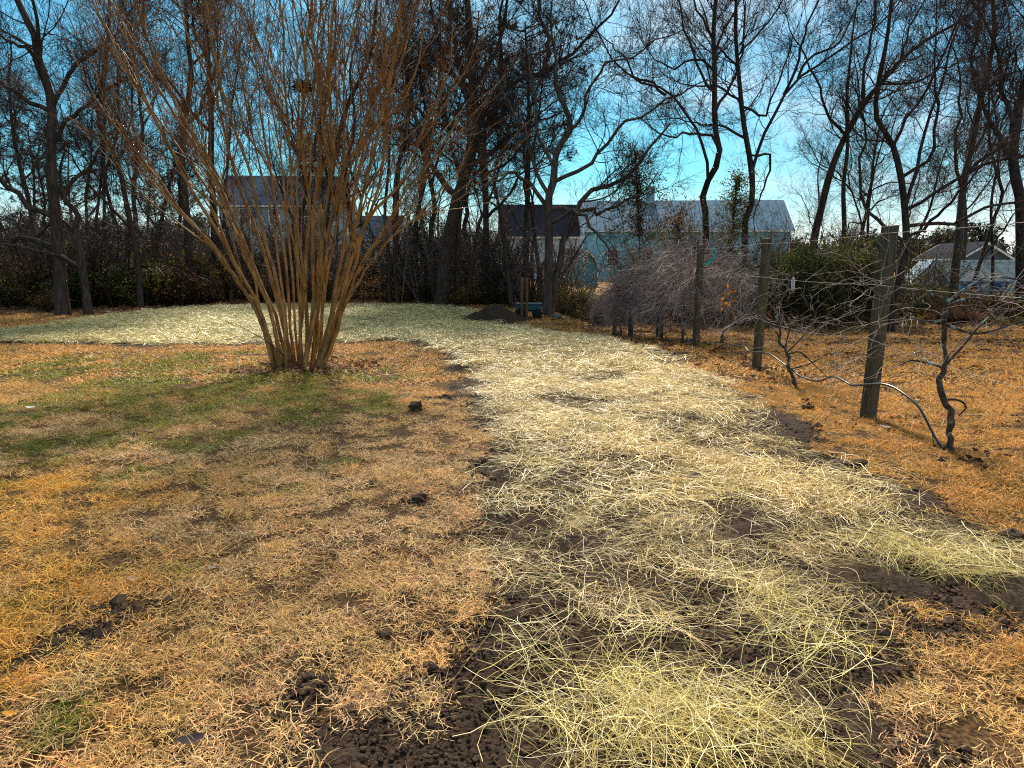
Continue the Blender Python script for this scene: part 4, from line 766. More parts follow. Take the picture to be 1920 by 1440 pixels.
# last orange leaves in the thicket
c = at(1362, 565, 12.6); gg = np.random.default_rng(8); mb = MB(); leaves(mb, gg.normal(size=(34, 3)) * np.array([.09, .12, .12]), .075, gg, aspect=.75); M_OL = blade_mat('orange_leaf', attr='bv', typ='GEOMETRY', trans=.4)
M_OL.node_tree.nodes['Attribute'].attribute_name = 'bv'
def leafmat(name, col, trans=.42, rough=.6):
    m = blade_mat(name, trans=trans, rough=rough); n, l = m.node_tree.nodes, m.node_tree.links
    for x in list(n):
        if x.type == 'ATTRIBUTE' and x.attribute_name == 'tcol': n.remove(x)
    for x in n:
        if x.type == 'MIX': x.inputs[6].default_value = (*col, 1)
    return m
mb_st = MB(); tubes(mb_st, np.array([[[0, 0, -.35], [.03, 0, -.1], [0, 0, .1]]]), np.array([[.008, .006, .003]]), 5)
t = thing('leafy_shoot', 'cluster of last orange leaves hanging in the cane thicket', 'plant', c); link('leaves', mb.mesh('leaves', smooth=False, bv=True), leafmat('orange_leaf_tissue', (.50, .21, .03)), t); link('shoot', mb_st.mesh('shoot'), M_CANE, t)

# ------------------------------------------------------------ undergrowth and shrubs
M_UNDER = blade_mat('undergrowth_leaf', trans=.42, rough=.55, spec=.3)
def shrub_mesh(seed, n, h, w, leaf, twig_n=120):
    g = np.random.default_rng(5000 + seed); k = 9
    P = np.zeros((k, 2, 3)); P[:, 0, :2] = g.normal(0, w * .15, (k, 2)); P[:, 1] = P[:, 0] + np.stack([g.normal(0, w * .3, k), g.normal(0, w * .3, k), h * g.uniform(.5, .9, k)], -1)
    a, ra = grow(P, np.full((k, 2), .014), twig_n // 4, h * .3, h * .7, ang=(15, 60), t0=.1, K=5, rf=.7, wob=.2, up=.05, rmin=.006, rng=g)
    b, rb = grow(a, ra, twig_n, h * .15, h * .4, ang=(20, 70), t0=.1, K=4, rf=.6, wob=.25, rmin=.004, rng=g)
    mt = MB(); tubes(mt, P, np.full((k, 2), .014), 4); tubes(mt, a, ra, 3); tubes(mt, b, rb, 3)
    pts = np.concatenate([a.reshape(-1, 3), b.reshape(-1, 3)]); c = pts[g.integers(0, len(pts), n)] + g.normal(0, .06, (n, 3)); c = c[c[:, 2] > .03]
    ml = MB(); leaves(ml, c, leaf, g); return mt, ml
UP = []
for i in range(5):
    a, b = shrub_mesh(i, 420, 1.0, 1.0, .085); V0 = MB()
    for x in (a, b):
        off = V0.n; V0.V += x.V; V0.F += [f + off for f in x.F]; V0.B += [bb * (.22 if x is a else 1) for bb in x.B]; V0.n += x.n
    me = V0.mesh('undergrowth_clump', smooth=False, bv=True); me.materials.append(M_UNDER); UP.append(me)
xs, ys, ss = [], [], []
def und(n, x0, x1, y0, y1, s0, s1, cond=None):
    x = rng.uniform(x0, x1, n); y = rng.uniform(y0, y1, n)
    k = bed_dist(x, y) < -.4
    if cond is not None: k &= cond(x, y)
    xs.append(x[k]); ys.append(y[k]); ss.append(rng.uniform(s0, s1, k.sum()))
und(120, -26, -12, 25.5, 33, .6, 2.0); und(110, -14, 0, 28.2, 33, .4, 1.1); und(45, -26, -13.5, 23, 27, .5, 1.3); und(60, -3.5, 5, 26, 31, .4, 1.0); und(40, 1.5, 5, 22.8, 26, .25, .6); und(90, 5, 19, 24.5, 30, .5, 1.3); und(70, 15, 32, 24, 34, .6, 1.5); und(90, -34, 0, 33, 42, .6, 1.8); und(40, 10, 24, 21.5, 24, .25, .5)
x = np.concatenate(xs); y = np.concatenate(ys); s = np.concatenate(ss); n = len(x)
pal = np.array([[.055, .068, .014], [.13, .115, .018], [.20, .115, .022], [.15, .07, .026], [.09, .055, .03], [.30, .19, .025]]); zi = (vnoise(x, y, .45, 90) * 6 + rng.normal(0, .8, n)).astype(int) % 6
scatter('undergrowth', UP, np.stack([x, y, hgt(x, y) - .03], -1), rng.random(n) * 6.28, np.stack([s * 1.1, s * 1.1, s], -1), pal[zi] * rng.uniform(.7, 1.4, (n, 1)), 'tangled green and brown undergrowth along the wood edge', 'undergrowth')
BP = []
for i in range(4):
    g = np.random.default_rng(5600 + i); P = np.zeros((7, 2, 3)); P[:, 0, :2] = g.normal(0, .10, (7, 2)); P[:, 1] = P[:, 0] + np.stack([g.normal(0, .22, 7), g.normal(0, .22, 7), g.uniform(.55, .95, 7)], -1)
    a, ra = grow(P, np.full((7, 2), .006), 60, .2, .5, ang=(15, 65), t0=.1, K=6, rf=.7, wob=.22, up=.05, rmin=.0028, rng=g); b, rb = grow(a, ra, 420, .08, .26, ang=(20, 70), t0=.05, K=4, rf=.7, wob=.25, up=.02, rmin=.0015, rng=g)
    mb = MB(); tubes(mb, P, np.full((7, 2), .006), 4); tubes(mb, a, ra, 3); tubes(mb, b, rb, 3); c = b.reshape(-1, 3)[g.integers(0, 1680, 60)]; leaves(mb, c, .022, g, bv=np.tile([[2.6, 2.0, .7]], (60, 1))); me = mb.mesh('brush_clump', smooth=False, bv=True); me.materials.append(M_UNDER); BP.append(me)
xs, ys, ss = [], [], []
und(64, -27, -13, 25.5, 36, 1.8, 4.2); und(72, -14, 0, 28, 38, 1.6, 4.4); und(20, -3, 3.2, 26, 30, 1.2, 3.4); und(12, 5, 10, 27, 30, 1.0, 2.2); und(34, 11, 32, 25.5, 36, 1.5, 4.0, lambda x, y: np.abs(x / y - .70) > .10)
x = np.concatenate(xs); y = np.concatenate(ys); sz = np.concatenate(ss); n = len(x)
scatter('bare_brush', BP, np.stack([x, y, hgt(x, y) - .03], -1), rng.random(n) * 6.28, np.stack([sz * 1.15, sz * 1.15, sz], -1), np.array([.15, .108, .085]) * rng.uniform(.5, 1.7, (n, 1)), 'grey brown leafless brush tangled among the trunks', 'brush')
def shrub(name, label, px, py_top, Y, w, seed, col, n=2600, leaf=.07, sq=1.0, twigs=260, base=None, cat='shrub'):
    p = at(px, py_top, Y); z = float(hgt(p[0], Y)); h = float(p[2]) - z
    a, b = shrub_mesh(100 + seed, n, h, w, leaf, twigs); t = thing(name, label, cat, (p[0], Y, z)); link('stems', a.mesh('stems', smooth=False), M_TWIG2, t); link('foliage', b.mesh('foliage', smooth=False, bv=True), leafmat('foliage_%d' % seed, col), t); return t
shrub('evergreen_shrub', 'broad dark green bush behind the second post, left half of the hedge', 1490, 478, 23, 2.4, 1, (.06, .072, .014), 9000, leaf=.09, twigs=600)
shrub('evergreen_shrub', 'broad brownish green bush left of the nearest post, right half of the hedge', 1580, 470, 23.5, 2.6, 2, (.075, .075, .014), 9000, leaf=.09, twigs=600)
shrub('evergreen_shrub', 'dark green shrub behind the cane thicket, below the two tall trees', 1400, 475, 24, 2.2, 3, (.06, .06, .016), 7000, leaf=.09, twigs=500)
shrub('evergreen_shrub', 'dark green bush filling the gap between the two halves of the hedge', 1535, 490, 22.6, 2.3, 31, (.055, .065, .013), 8000, leaf=.09, twigs=500)
shrub('evergreen_shrub', 'olive bush at the left end of the hedge, above the orange leaves', 1350, 500, 23.4, 2.0, 32, (.08, .075, .016), 6000, leaf=.09, twigs=400)
shrub('evergreen_shrub', 'dark olive bush directly behind the nearest post', 1635, 492, 23.2, 2.2, 33, (.06, .06, .014), 7000, leaf=.09, twigs=500)
shrub('brown_shrub', 'brown thorny bush hiding the foot of the right shed', 1860, 560, 24, 3.0, 4, (.10, .045, .022), 2600, twigs=700)
shrub('brown_shrub', 'low brown bush left of the one hiding the shed foot', 1755, 575, 24.5, 2.4, 5, (.10, .05, .024), 1600, twigs=500)
shrub('yellowing_shrub', 'rounded yellow green bush below the gambrel shed', 1095, 535, 25, 1.8, 6, (.12, .095, .018), 2400)
shrub('leafy_shrub', 'dark leafy bush half covering the right side of the gambrel shed', 1195, 460, 28, 2.0, 7, (.05, .048, .012), 3000)
shrub('leafy_shrub', 'tall twiggy bush with rusty leaves before the middle of the pale blue house', 1285, 395, 27.6, 2.2, 34, (.11, .07, .02), 2600, twigs=900)
shrub('leafy_shrub', 'twiggy olive bush before the right end of the pale blue house', 1445, 425, 27.8, 1.8, 36, (.09, .08, .02), 2000, twigs=800)
shrub('leafy_shrub', 'small leafy bush glowing olive behind the soil heap', 905, 545, 27, 1.6, 8, (.11, .09, .016), 1800)
shrub('leafy_shrub', 'dark green bush at the left edge under the tallest trunk', 30, 450, 25.5, 2.8, 9, (.026, .038, .012), 4200)
shrub('leafy_shrub', 'olive bush right of the crooked S-bent tree', 215, 490, 27, 2.2, 10, (.085, .08, .014), 3000)
shrub('leafy_shrub', 'olive bush right of the nearest post, before the many-limbed tree crown', 1735, 440, 27, 2.0, 11, (.09, .07, .014), 2600)
def ivy(label, px, y0, y1, Y, w, seed, col, n=900):
    g = np.random.default_rng(6000 + seed); p0 = at(px, y0, Y); p1 = at(px, y1, Y); H = float(p1[2] - p0[2]); zb = float(hgt(p0[0], Y)); t = thing('climbing_ivy', label, 'ivy', (p0[0], Y, zb))
    P = np.array([[[0, 0, -.05], [g.normal(0, .1), 0, (p0[2] - zb) * .5 + .2], [g.normal(0, .12), g.normal(0, .1), p0[2] - zb + H * .3], [g.normal(0, .15), 0, p0[2] - zb + H]]]); P = smooth_line(P[0], 12)[None]; R0 = np.full((1, 12), .03)
    a, ra = grow(P, R0, 110, w * .3, w * 1.1, ang=(40, 95), t0=.15, K=5, rf=.4, wob=.3, up=.02, rmin=.006, rng=g); mb = MB(); tubes(mb, P, R0, 5); tubes(mb, a, ra, 3); link('stems', mb.mesh('stems'), M_TWIG2, t)
    pts = a.reshape(-1, 3); c = pts[g.integers(0, len(pts), n)] + g.normal(0, .08, (n, 3)); mb = MB(); leaves(mb, c, .085, g); link('foliage', mb.mesh('foliage', smooth=False, bv=True), leafmat('ivy_%d' % seed, col), t)
ivy('tall narrow column of ivy between the two-stemmed tree and the tall pair', 1195, 560, 285, 26, 1.9, 1, (.06, .055, .016), 5200)
ivy('ivy leaves climbing between the two tall trees before the house', 1360, 560, 330, 26.4, 1.5, 2, (.09, .09, .018), 4200)
ivy('brown-leaved ivy drooping left of the left tall tree', 1270, 560, 400, 26.2, 2.0, 3, (.12, .075, .02), 3600)

# ------------------------------------------------------------ soil heap, cart, odds and ends behind
hp_ = ground(930, 606); ga = np.linspace(0, 2 * math.pi, 41)[:-1]; gr_ = np.linspace(0, 1, 16); A, Q = np.meshgrid(ga, gr_, indexing='ij'); Xm = Q * np.cos(A) * 1.15 * (1 + .35 * (np.cos(A) < 0)); Ym = Q * np.sin(A) * .8
Zm = .50 * (1 - Q ** 1.3) * (1 - .45 * np.clip(-np.cos(A), 0, 1) * Q) - .05 + (fbm(Xm + 5, Ym, 3, 3, 55) - .5) * .42 * (1 - Q * .6); i = np.arange(40 * 16).reshape(40, 16); F = np.stack([i[:, :-1], i[:, 1:], np.roll(i, -1, 0)[:, 1:], np.roll(i, -1, 0)[:, :-1]], -1).reshape(-1, 4)
mb = MB(); mb.add(np.stack([Xm, Ym, Zm], -1), F); hl = np.array([hp_[0], hp_[1] + .7, 0]); hl[2] = hgt(hl[0], hl[1]); tag(link('soil_heap', mb.mesh('soil_heap'), M_SOIL, loc=Vector(hl)), 'dark brown heap of earth at the end of the straw', 'soil heap')
c0 = ground(992, 600); c0[1] += .6; c0[2] = hgt(c0[0], c0[1]); M_TEAL = mat('faded_teal_paint', (.025, .085, .10), .55, .35, 6); M_RUB = mat('black_rubber', (.012, .012, .012), .8, .2, 10)
t = thing('garden_cart', 'low dark teal garden cart beside the soil heap, behind two stakes', 'cart', c0)
mb = MB(); box(mb, (0, 0, .34), (.74, .45, .16)); box(mb, (0, 0, .435), (.80, .50, .03)); link('tray', mb.mesh('tray', smooth=False), M_TEAL, t)
mb = MB(); box(mb, (0, 0, .235), (.66, .38, .045)); link('chassis', mb.mesh('chassis', smooth=False), M_RUB, t)
for sx in (-.25, .25):
    for sy in (-.24, .24):
        mb = MB(); r = np.array([[[sx, sy - .04, .15], [sx, sy - .03, .15], [sx, sy + .03, .15], [sx, sy + .04, .15]]]); tubes(mb, r, np.array([[.10, .15, .15, .10]]), 14, cap=True); link('wheel', mb.mesh('wheel'), M_RUB, t)
mb = MB(); tubes(mb, np.array([[[-.37, 0, .34], [-.5, 0, .42], [-.62, -.05, .52]]]), np.full((1, 3), .015), 6); link('handle', mb.mesh('handle'), M_RUB, t)
M_STAKE = mat('brown_stake_wood', (.13, .075, .03), .9, .3, 8, stretch=(4, 4, .6))
for lab, px, yb, yt in (('left of two thin brown stakes before the garden cart', 978, 599, 520), ('right of two thin brown stakes before the garden cart', 987, 599, 520)):
    b = ground(px, yb); tp = at(px + 1, yt, float(b[1])) - b; mb = MB(); tubes(mb, smooth_line(np.array([[0, 0, -.1], [.01, 0, tp[2] * .5], tp]), 8)[None], np.full((1, 8), .045), 7, cap=True); tag(link('stake', mb.mesh('stake'), M_STAKE, loc=Vector(b)), lab, 'stake')
rk = ground(1036, 595); mb = MB(); me = lump(40, 2); me.materials.append(mat('grey_stone', (.16, .16, .15), .9, .4, 6, bump=.4)); o = tag(link('stone', me, loc=Vector((rk[0] + .1, rk[1] - .25, rk[2] + .05))), 'small pale stone at the foot of the two-stemmed tree', 'stone'); o.scale = (.17, .12, .11)
# leaning pipes by the gambrel shed
for lab, px, col, tl in (('black leaning drainpipe beside the gambrel shed, the darker of two', 1056, (.012, .013, .014), -.10), ('grey leaning drainpipe beside the gambrel shed, the paler of two', 1062, (.16, .20, .21), -.14)):
    p = at(px, 546, 40.); z = float(hgt(p[0], 40.)); mb = MB(); q = np.array([[0, 0, -.05], [tl * .3, 0, .5], [tl, 0, 1.05], [tl - .03, 0, 1.1]]); tubes(mb, q[None], np.array([[.11, .11, .11, .06]]), 10, cap=True); tag(link('drainpipe', mb.mesh('drainpipe'), mat('pipe_%d' % px, col, .5, .2, 8), loc=Vector((p[0], 40., z))), lab, 'pipe')

# ------------------------------------------------------------ buildings
def siding(name, col): return mat(name, col, .7, .12, 3, spec=.25)
M_WHITE = siding('white_trim', (.62, .66, .68)); M_GLASS = mat('dark_glass', (.02, .025, .03), .12, .2, 4, spec=.8); M_DKROOF = mat('dark_shingle', (.020, .023, .032), 1.0, .35, 5, bump=.2, spec=.05); M_BGROOF = mat('blue_grey_shingle', (.06, .095, .13), 1.0, .25, 5, spec=.05); M_METAL = mat('pale_metal_roof', (.17, .27, .34), .8, .10, 2, spec=.15)
def house(name, label, c, rz, W, D, hw, hr, wall, roof, seams=0, windows=(), doors=(), over=.3, cat='house', trim=M_WHITE, gable_vent=False, boards=0, chimney=None, corner=True):
    """gable building, ridge along local x; front is -y. c = ground centre"""
    c = np.array([c[0], c[1], float(hgt(c[0], c[1]))]); t = thing(name, label, cat, c); t.rotation_euler = (0, 0, rz); w, d = W / 2, D / 2
    mb = MB(); v = [(-w, -d, -.6), (w, -d, -.6), (w, d, -.6), (-w, d, -.6), (-w, -d, hw), (w, -d, hw), (w, d, hw), (-w, d, hw), (-w, 0, hr), (w, 0, hr)]
    mb.add(v, [[0, 1, 5, 4], [1, 2, 6, 5], [2, 3, 7, 6], [3, 0, 4, 7]], [[4, 8, 7], [5, 6, 9]]); wl_ = link('wall', mb.mesh('wall', smooth=False), wall, t)
    if boards:
        bm_ = MB(); box(bm_, (0, 0, 0), (W / boards * .94, .02, hw + .55)); me = bm_.mesh('siding_board', smooth=False)
        for i in range(boards): link('siding_board', me, wall, wl_, ((-w + W / boards * (i + .5)), -d - .011, (hw - .6) / 2 + .02))
    sl_ = (hr - hw) / d
    for sgn in (-1, 1):
        n = seams or 1; x0 = -w - over; dw = (W + 2 * over) / n; ye = d + over; ze = hw - over * sl_
        rf = None; quad = [(0, sgn * ye, ze), (dw * .95, sgn * ye, ze), (dw * .95, 0, hr), (0, 0, hr)]
        if sgn > 0: quad = [quad[1], quad[0], quad[3], quad[2]]
        mb = MB(); slab(mb, np.array(quad) + np.array([0, 0, .03]), .05)
        me = mb.mesh('roof_panel', smooth=False)
        if seams:
            base = MB(); slab(base, np.array([(x0 + (n * dw if sgn > 0 else 0), sgn * ye, ze), (x0 + (0 if sgn > 0 else n * dw), sgn * ye, ze), (x0 + (0 if sgn > 0 else n * dw), 0, hr), (x0 + (n * dw if sgn > 0 else 0), 0, hr)]), .028); rf = link('roof', base.mesh('roof', smooth=False), M_DKROOF, t)
            for i in range(n): link('roof_panel', me, roof, rf, (x0 + i * dw, 0, 0))
        else: link('roof', me, roof, t, (x0, 0, 0))
        fb = MB(); box(fb, (0, sgn * (ye + .012), ze - .03), (W + 2 * over, .025, .16)); link('eave_board', fb.mesh('eave_board', smooth=False), trim, t)
    for sx in (-1, 1):
        for sy in (-1, 1):
            mb = MB(); q = np.array([(sx * (w + over + .012), sy * (d + over), hw - over * sl_ - .05), (sx * (w + over + .012), 0, hr - .05)]); b_ = np.array([[0, 0, -.14], [0, 0, .06]])
            slab(mb, np.array([q[0] + b_[0], q[1] + b_[0], q[1] + b_[1], q[0] + b_[1]]), .03); link('rake_board', mb.mesh('rake_board', smooth=False), trim, t)
        if corner:
            mb = MB(); box(mb, (sx * (w - .05), -d - .03, hw / 2 - .2), (.12, .04, hw + .3)); link('corner_board', mb.mesh('corner_board', smooth=False), trim, t)
    for (x, z, ww, hh, side) in windows:
        f = MB(); y = -d - .03
        def pl(bx, z0, sx, sz, dy, th):
            if side == 'f': box(f, (x + bx, y - dy, z + z0), (sx, th, sz))
            else: box(f, (side * (w + .03 + dy), x + bx, z + z0), (th, sx, sz))
        pl(0, hh / 2 + .04, ww + .18, .09, 0, .06); pl(0, -hh / 2 - .04, ww + .18, .09, 0, .06); pl(-ww / 2 - .045, 0, .09, hh, 0, .06); pl(ww / 2 + .045, 0, .09, hh, 0, .06); pl(0, 0, ww, .05, .0, .05)
        wo_ = link('window', f.mesh('window', smooth=False), trim, t); f = MB(); pl(0, 0, ww, hh, -.012, .01); link('pane', f.mesh('pane', smooth=False), M_GLASS, wo_)
    for (x, ww, hh, m) in doors:
        f = MB(); box(f, (x, -d - .035, hh / 2), (ww, .05, hh)); dr = link('door', f.mesh('door', smooth=False), m, t); f = MB(); box(f, (x + ww * .4, -d - .075, hh * .48), (.06, .03, .12)); link('handle', f.mesh('handle', smooth=False), M_STAPLE, dr)
    if chimney:
        x, hh = chimney; mb = MB(); box(mb, (x, 0, hr + hh / 2 - .2), (.8, .8, hh)); box(mb, (x, 0, hr + hh - .16), (1.0, 1.0, .12)); link('chimney', mb.mesh('chimney', smooth=False), wall, t)
    return t
M_LBLUE = siding('light_blue_siding', (.20, .46, .56)); M_BLUE = siding('teal_blue_siding', (.045, .20, .26)); M_SBLUE = siding('steel_blue_siding', (.20, .30, .34)); M_DBLUE = siding('deep_blue_paint', (.035, .12, .28)); M_SKY = siding('pale_aqua_panel', (.16, .42, .52))
# long pale blue house with a pale metal roof
def span(px0, px1, Y): return (px0 - 960) / FPX * Y * 1.0, (px1 - 960) / FPX * Y * 1.0
Yh = 68.; a, b = span(1095, 1478, Yh * .985); hz0 = float(hgt((a + b) / 2, Yh)); zr = float(at(1300, 377, Yh + 3.5)[2]) - hz0; ze = float(at(1300, 428, Yh)[2]) - hz0
house('blue_house', 'long pale blue house with light metal roof, seen between the right trees', ((a + b) / 2, Yh + 3.5), -.05, b - a, 7.0, ze, zr, M_LBLUE, M_METAL, seams=24,
      windows=[(-7, 3.2, 1.0, 1.5, 'f'), (-3.6, 3.2, 1.0, 1.5, 'f'), (1.5, 3.2, 1.1, 1.5, 'f'), (4.6, 3.2, 1.1, 1.5, 'f'), (8.2, 3.0, 1.1, 1.7, 'f')], doors=[(6.3, 1.0, 2.2, M_WHITE)], chimney=(-(b - a) / 2 + (1228 - 1095) / 383 * (b - a), 1.5))
Yg = 66.; a, b = span(948, 1092, Yg); z0 = float(hgt((a + b) / 2, Yg)); zr = float(at(1000, 385, Yg + 3)[2]) - z0; ze = float(at(1000, 440, Yg)[2]) - z0
house('garage', 'dark-roofed outbuilding with pale walls left of the pale blue house', ((a + b) / 2 - .4, Yg + 3.2), .03, b - a, 6.4, ze, zr, siding('pale_grey_wall', (.40, .50, .56)), M_DKROOF, windows=[(2.6, 2.4, .8, 1.3, 'f')], doors=[(-1.2, 2.6, 2.5, M_WHITE)], cat='outbuilding')
Yl = 74.; a, b = span(425, 652, Yl); z0 = float(hgt((a + b) / 2, Yl)); zr = float(at(500, 331, Yl + 4)[2]) - z0; ze = float(at(500, 382, Yl)[2]) - z0
house('blue_house', 'two-storey steel blue house half hidden behind the tan stems', ((a + b) / 2, Yl + 4), .08, b - a, 8, ze, zr, M_SBLUE, M_BGROOF, windows=[(-4, ze - 1.3, 1, 1.5, 'f'), (-1, ze - 1.3, 1, 1.5, 'f'), (2, ze - 1.3, 1, 1.5, 'f'), (4.6, ze - 1.3, 1, 1.5, 'f'), (-4, 1.8, 1, 1.6, 'f'), (-1, 1.8, 1, 1.6, 'f'), (3.6, 1.8, 1, 1.6, 'f')], doors=[(1.3, 1.0, 2.1, M_WHITE)])
a, b = span(650, 760, 82); house('blue_house', 'smaller pale house to the right behind the tan stems', ((a + b) / 2, 84), -.1, b - a, 6, 4.2, 6.8, siding('pale_blue_grey', (.25, .32, .37)), M_BGROOF, windows=[(-1.6, 2.4, 1, 1.4, 'f'), (1.4, 2.4, 1, 1.4, 'f')])
# gambrel shed
Ys = 50.; pc = at(1098, 526, Ys); z0 = float(hgt(pc[0], Ys)); t = thing('gambrel_shed', 'teal blue gambrel-roofed shed with white trim before the pale house', 'shed', (pc[0], Ys, z0)); t.rotation_euler = (0, 0, .10)
k = Ys / FPX; hwid = 23.5 * k; prof = np.array([[-hwid, 30 * k], [-hwid * .66, 54 * k], [0, 67 * k], [hwid * .66, 54 * k], [hwid, 30 * k]]); Ld = 4.6
mb = MB(); fr = np.array([[-hwid, 0, -.5], *[[p[0], 0, p[1]] for p in prof], [hwid, 0, -.5]]); bk = fr + np.array([0, Ld, 0]); nF = len(fr); mb.add(np.vstack([fr, bk]), [list(range(nF))], [list(range(2 * nF - 1, nF - 1, -1))], [[0, nF, nF + 1, 1]], [[nF - 1, nF - 2, 2 * nF - 2, 2 * nF - 1]])
link('wall', mb.mesh('wall', smooth=False), M_BLUE, t)
for i in range(4):
    p, q = prof[i], prof[i + 1]; e = .06 * norm(q - p); mb = MB(); slab(mb, [(p[0] - (e[0] if i == 0 else 0), -.12, p[1] - (e[1] if i == 0 else 0)), (p[0] - (e[0] if i == 0 else 0), Ld + .1, p[1] - (e[1] if i == 0 else 0)), (q[0] + (e[0] if i == 3 else 0), Ld + .1, q[1] + (e[1] if i == 3 else 0)), (q[0] + (e[0] if i == 3 else 0), -.12, q[1] + (e[1] if i == 3 else 0))], -.05); link('roof', mb.mesh('roof', smooth=False), M_DKROOF, t)
    mb = MB(); slab(mb, [(p[0], -.16, p[1] - .10), (q[0], -.16, q[1] - .10), (q[0], -.16, q[1] + .02), (p[0], -.16, p[1] + .02)], .03); link('trim_board', mb.mesh('trim_board', smooth=False), M_WHITE, t)
for sx in (-1, 1): mb = MB(); box(mb, (sx * (hwid - .04), -.02, 15 * k - .2), (.08, .04, 30 * k + .3)); link('trim_board', mb.mesh('trim_board', smooth=False), M_WHITE, t)
f = MB(); wz = 50 * k
for bx_, bz, sx, sz in ((0, .19, .34, .05), (0, -.19, .34, .05), (-.15, 0, .05, .34), (.15, 0, .05, .34), (0, 0, .3, .04)): box(f, (bx_ - .03, -.03, wz + bz), (sx, .05, sz))
wv = link('window', f.mesh('window', smooth=False), M_WHITE, t); f = MB(); box(f, (-.03, -.012, wz), (.26, .01, .34)); link('pane', f.mesh('pane', smooth=False), M_GLASS, wv)
# blue shed at the right with panelled metal roof
Yr = 37.; a = float(at(1780, 520, Yr)[0]); zb = float(hgt(a + 3, Yr)); ze = float(at(1800, 521, Yr)[2]) - zb; zr = float(at(1800, 490, Yr + 1.4)[2]) - zb; Wd = 6.2
house('blue_shed', 'blue shed with ribbed pale metal roof at the right edge', (a + Wd / 2, Yr + 1.4), -.10, Wd, 2.8, ze, zr, M_SKY, mat('weathered_tin', (.10, .145, .165), .85, .35, 3, spec=.1), seams=14, windows=[(1.2, ze - .62, .42, .55, 'f')], over=.12, cat='shed', boards=13, doors=[(-1.55, .95, ze - .25, M_DBLUE), (-.25, .9, ze - .25, M_DBLUE)])
a = float(at(1727, 515, Yr - .3)[0]); house('blue_shed', 'small gabled lean-to at the left end of the blue shed', (a + .75, Yr + .5), math.pi / 2 - .25, 2.2, 1.55, ze - .05, zr - .02, M_SBLUE, M_METAL, seams=5, over=.1, cat='shed', corner=False)
a, b = span(1772, 1862, 58); zz0 = float(hgt(a, 58.)); house('grey_house', 'grey blue gabled house end behind the right shed', ((a + b) / 2, 60), math.pi / 2, 6, b - a, float(at(1862, 482, 58)[2]) - zz0, float(at(1815, 455, 58)[2]) - zz0, siding('grey_blue_siding', (.055, .10, .125)), M_DKROOF)
# white rail fence far right
yy = 52.; 
t = thing('rail_fence', 'white post and rail fence far behind the nearest post', 'fence', (float(at(1550, 490, yy)[0]), yy, float(hgt(at(1550, 490, yy)[0], yy))))
x0 = float(at(1550, 490, yy)[0]); x1 = float(at(1800, 490, yy)[0]); nn = 9
for z_ in (1.15, .7): mb = MB(); box(mb, ((x1 - x0) / 2, 0, z_), (x1 - x0, .05, .14)); link('rail', mb.mesh('rail', smooth=False), M_WHITE, t)
pm = MB(); box(pm, (0, .08, .55), (.13, .1, 1.5)); pm = pm.mesh('fence_post', smooth=False)
for i in range(nn): link('fence_post', pm, M_WHITE, t, ((x1 - x0) * i / (nn - 1), 0, 0))
# grey plank fence left of the gambrel shed
M_GREYW = mat('grey_weathered_plank', (.13, .125, .12), .9, .3, 6, stretch=(3, 3, .5)); A_ = at(1008, 500, 44.); B_ = at(1050, 510, 37.); t = thing('plank_fence', 'short weathered grey plank fence left of the gambrel shed', 'fence', (A_[0], 44., float(hgt(A_[0], 44.)))); d = np.array([B_[0] - A_[0], -7.0, 0]); pl_ = MB(); box(pl_, (0, 0, .7), (.03, .24, 1.6)); pl_ = pl_.mesh('plank', smooth=False)
for i in range(26):
    o = link('plank', pl_, M_GREYW, t, tuple(d * (i + .5) / 26)); o.rotation_euler = (rng.normal(0, .02), 0, math.atan2(d[1], d[0]) + math.pi / 2)
# red machine in the wood behind
p = at(780, 500, 48.); t = thing('garden_tractor', 'small red garden tractor glimpsed between the thin trunks', 'tractor', (p[0], 48., float(hgt(p[0], 48.)))); M_RED = mat('faded_red_paint', (.28, .02, .02), .45, .25, 5)
mb = MB(); box(mb, (-.55, 0, .75), (.9, .6, .45)); box(mb, (-.6, 0, 1.0), (.7, .5, .08)); link('bonnet', mb.mesh('bonnet', smooth=False), M_RED, t); mb = MB(); box(mb, (.55, 0, .72), (.9, .85, .3)); box(mb, (.75, 0, .95), (.4, .9, .2)); link('rear_fender', mb.mesh('rear_fender', smooth=False), M_RED, t)
mb = MB(); box(mb, (.5, 0, 1.0), (.4, .45, .12)); box(mb, (.72, 0, 1.2), (.1, .45, .4)); link('seat', mb.mesh('seat', smooth=False), M_RUB, t)
for wx, wr in ((-.7, .25), (.65, .38)):
    for wy in (-.45, .45):
        mb = MB(); tubes(mb, np.array([[[wx, wy - .12, wr], [wx, wy - .1, wr], [wx, wy + .1, wr], [wx, wy + .12, wr]]]), np.array([[wr * .7, wr, wr, wr * .7]]), 16, cap=True); link('wheel', mb.mesh('wheel'), M_RUB, t)
mb = MB(); tubes(mb, np.array([[[.0, 0, .9], [.15, 0, 1.25]]]), np.full((1, 2), .03), 6); link('steering_column', mb.mesh('steering_column'), M_RUB, t)
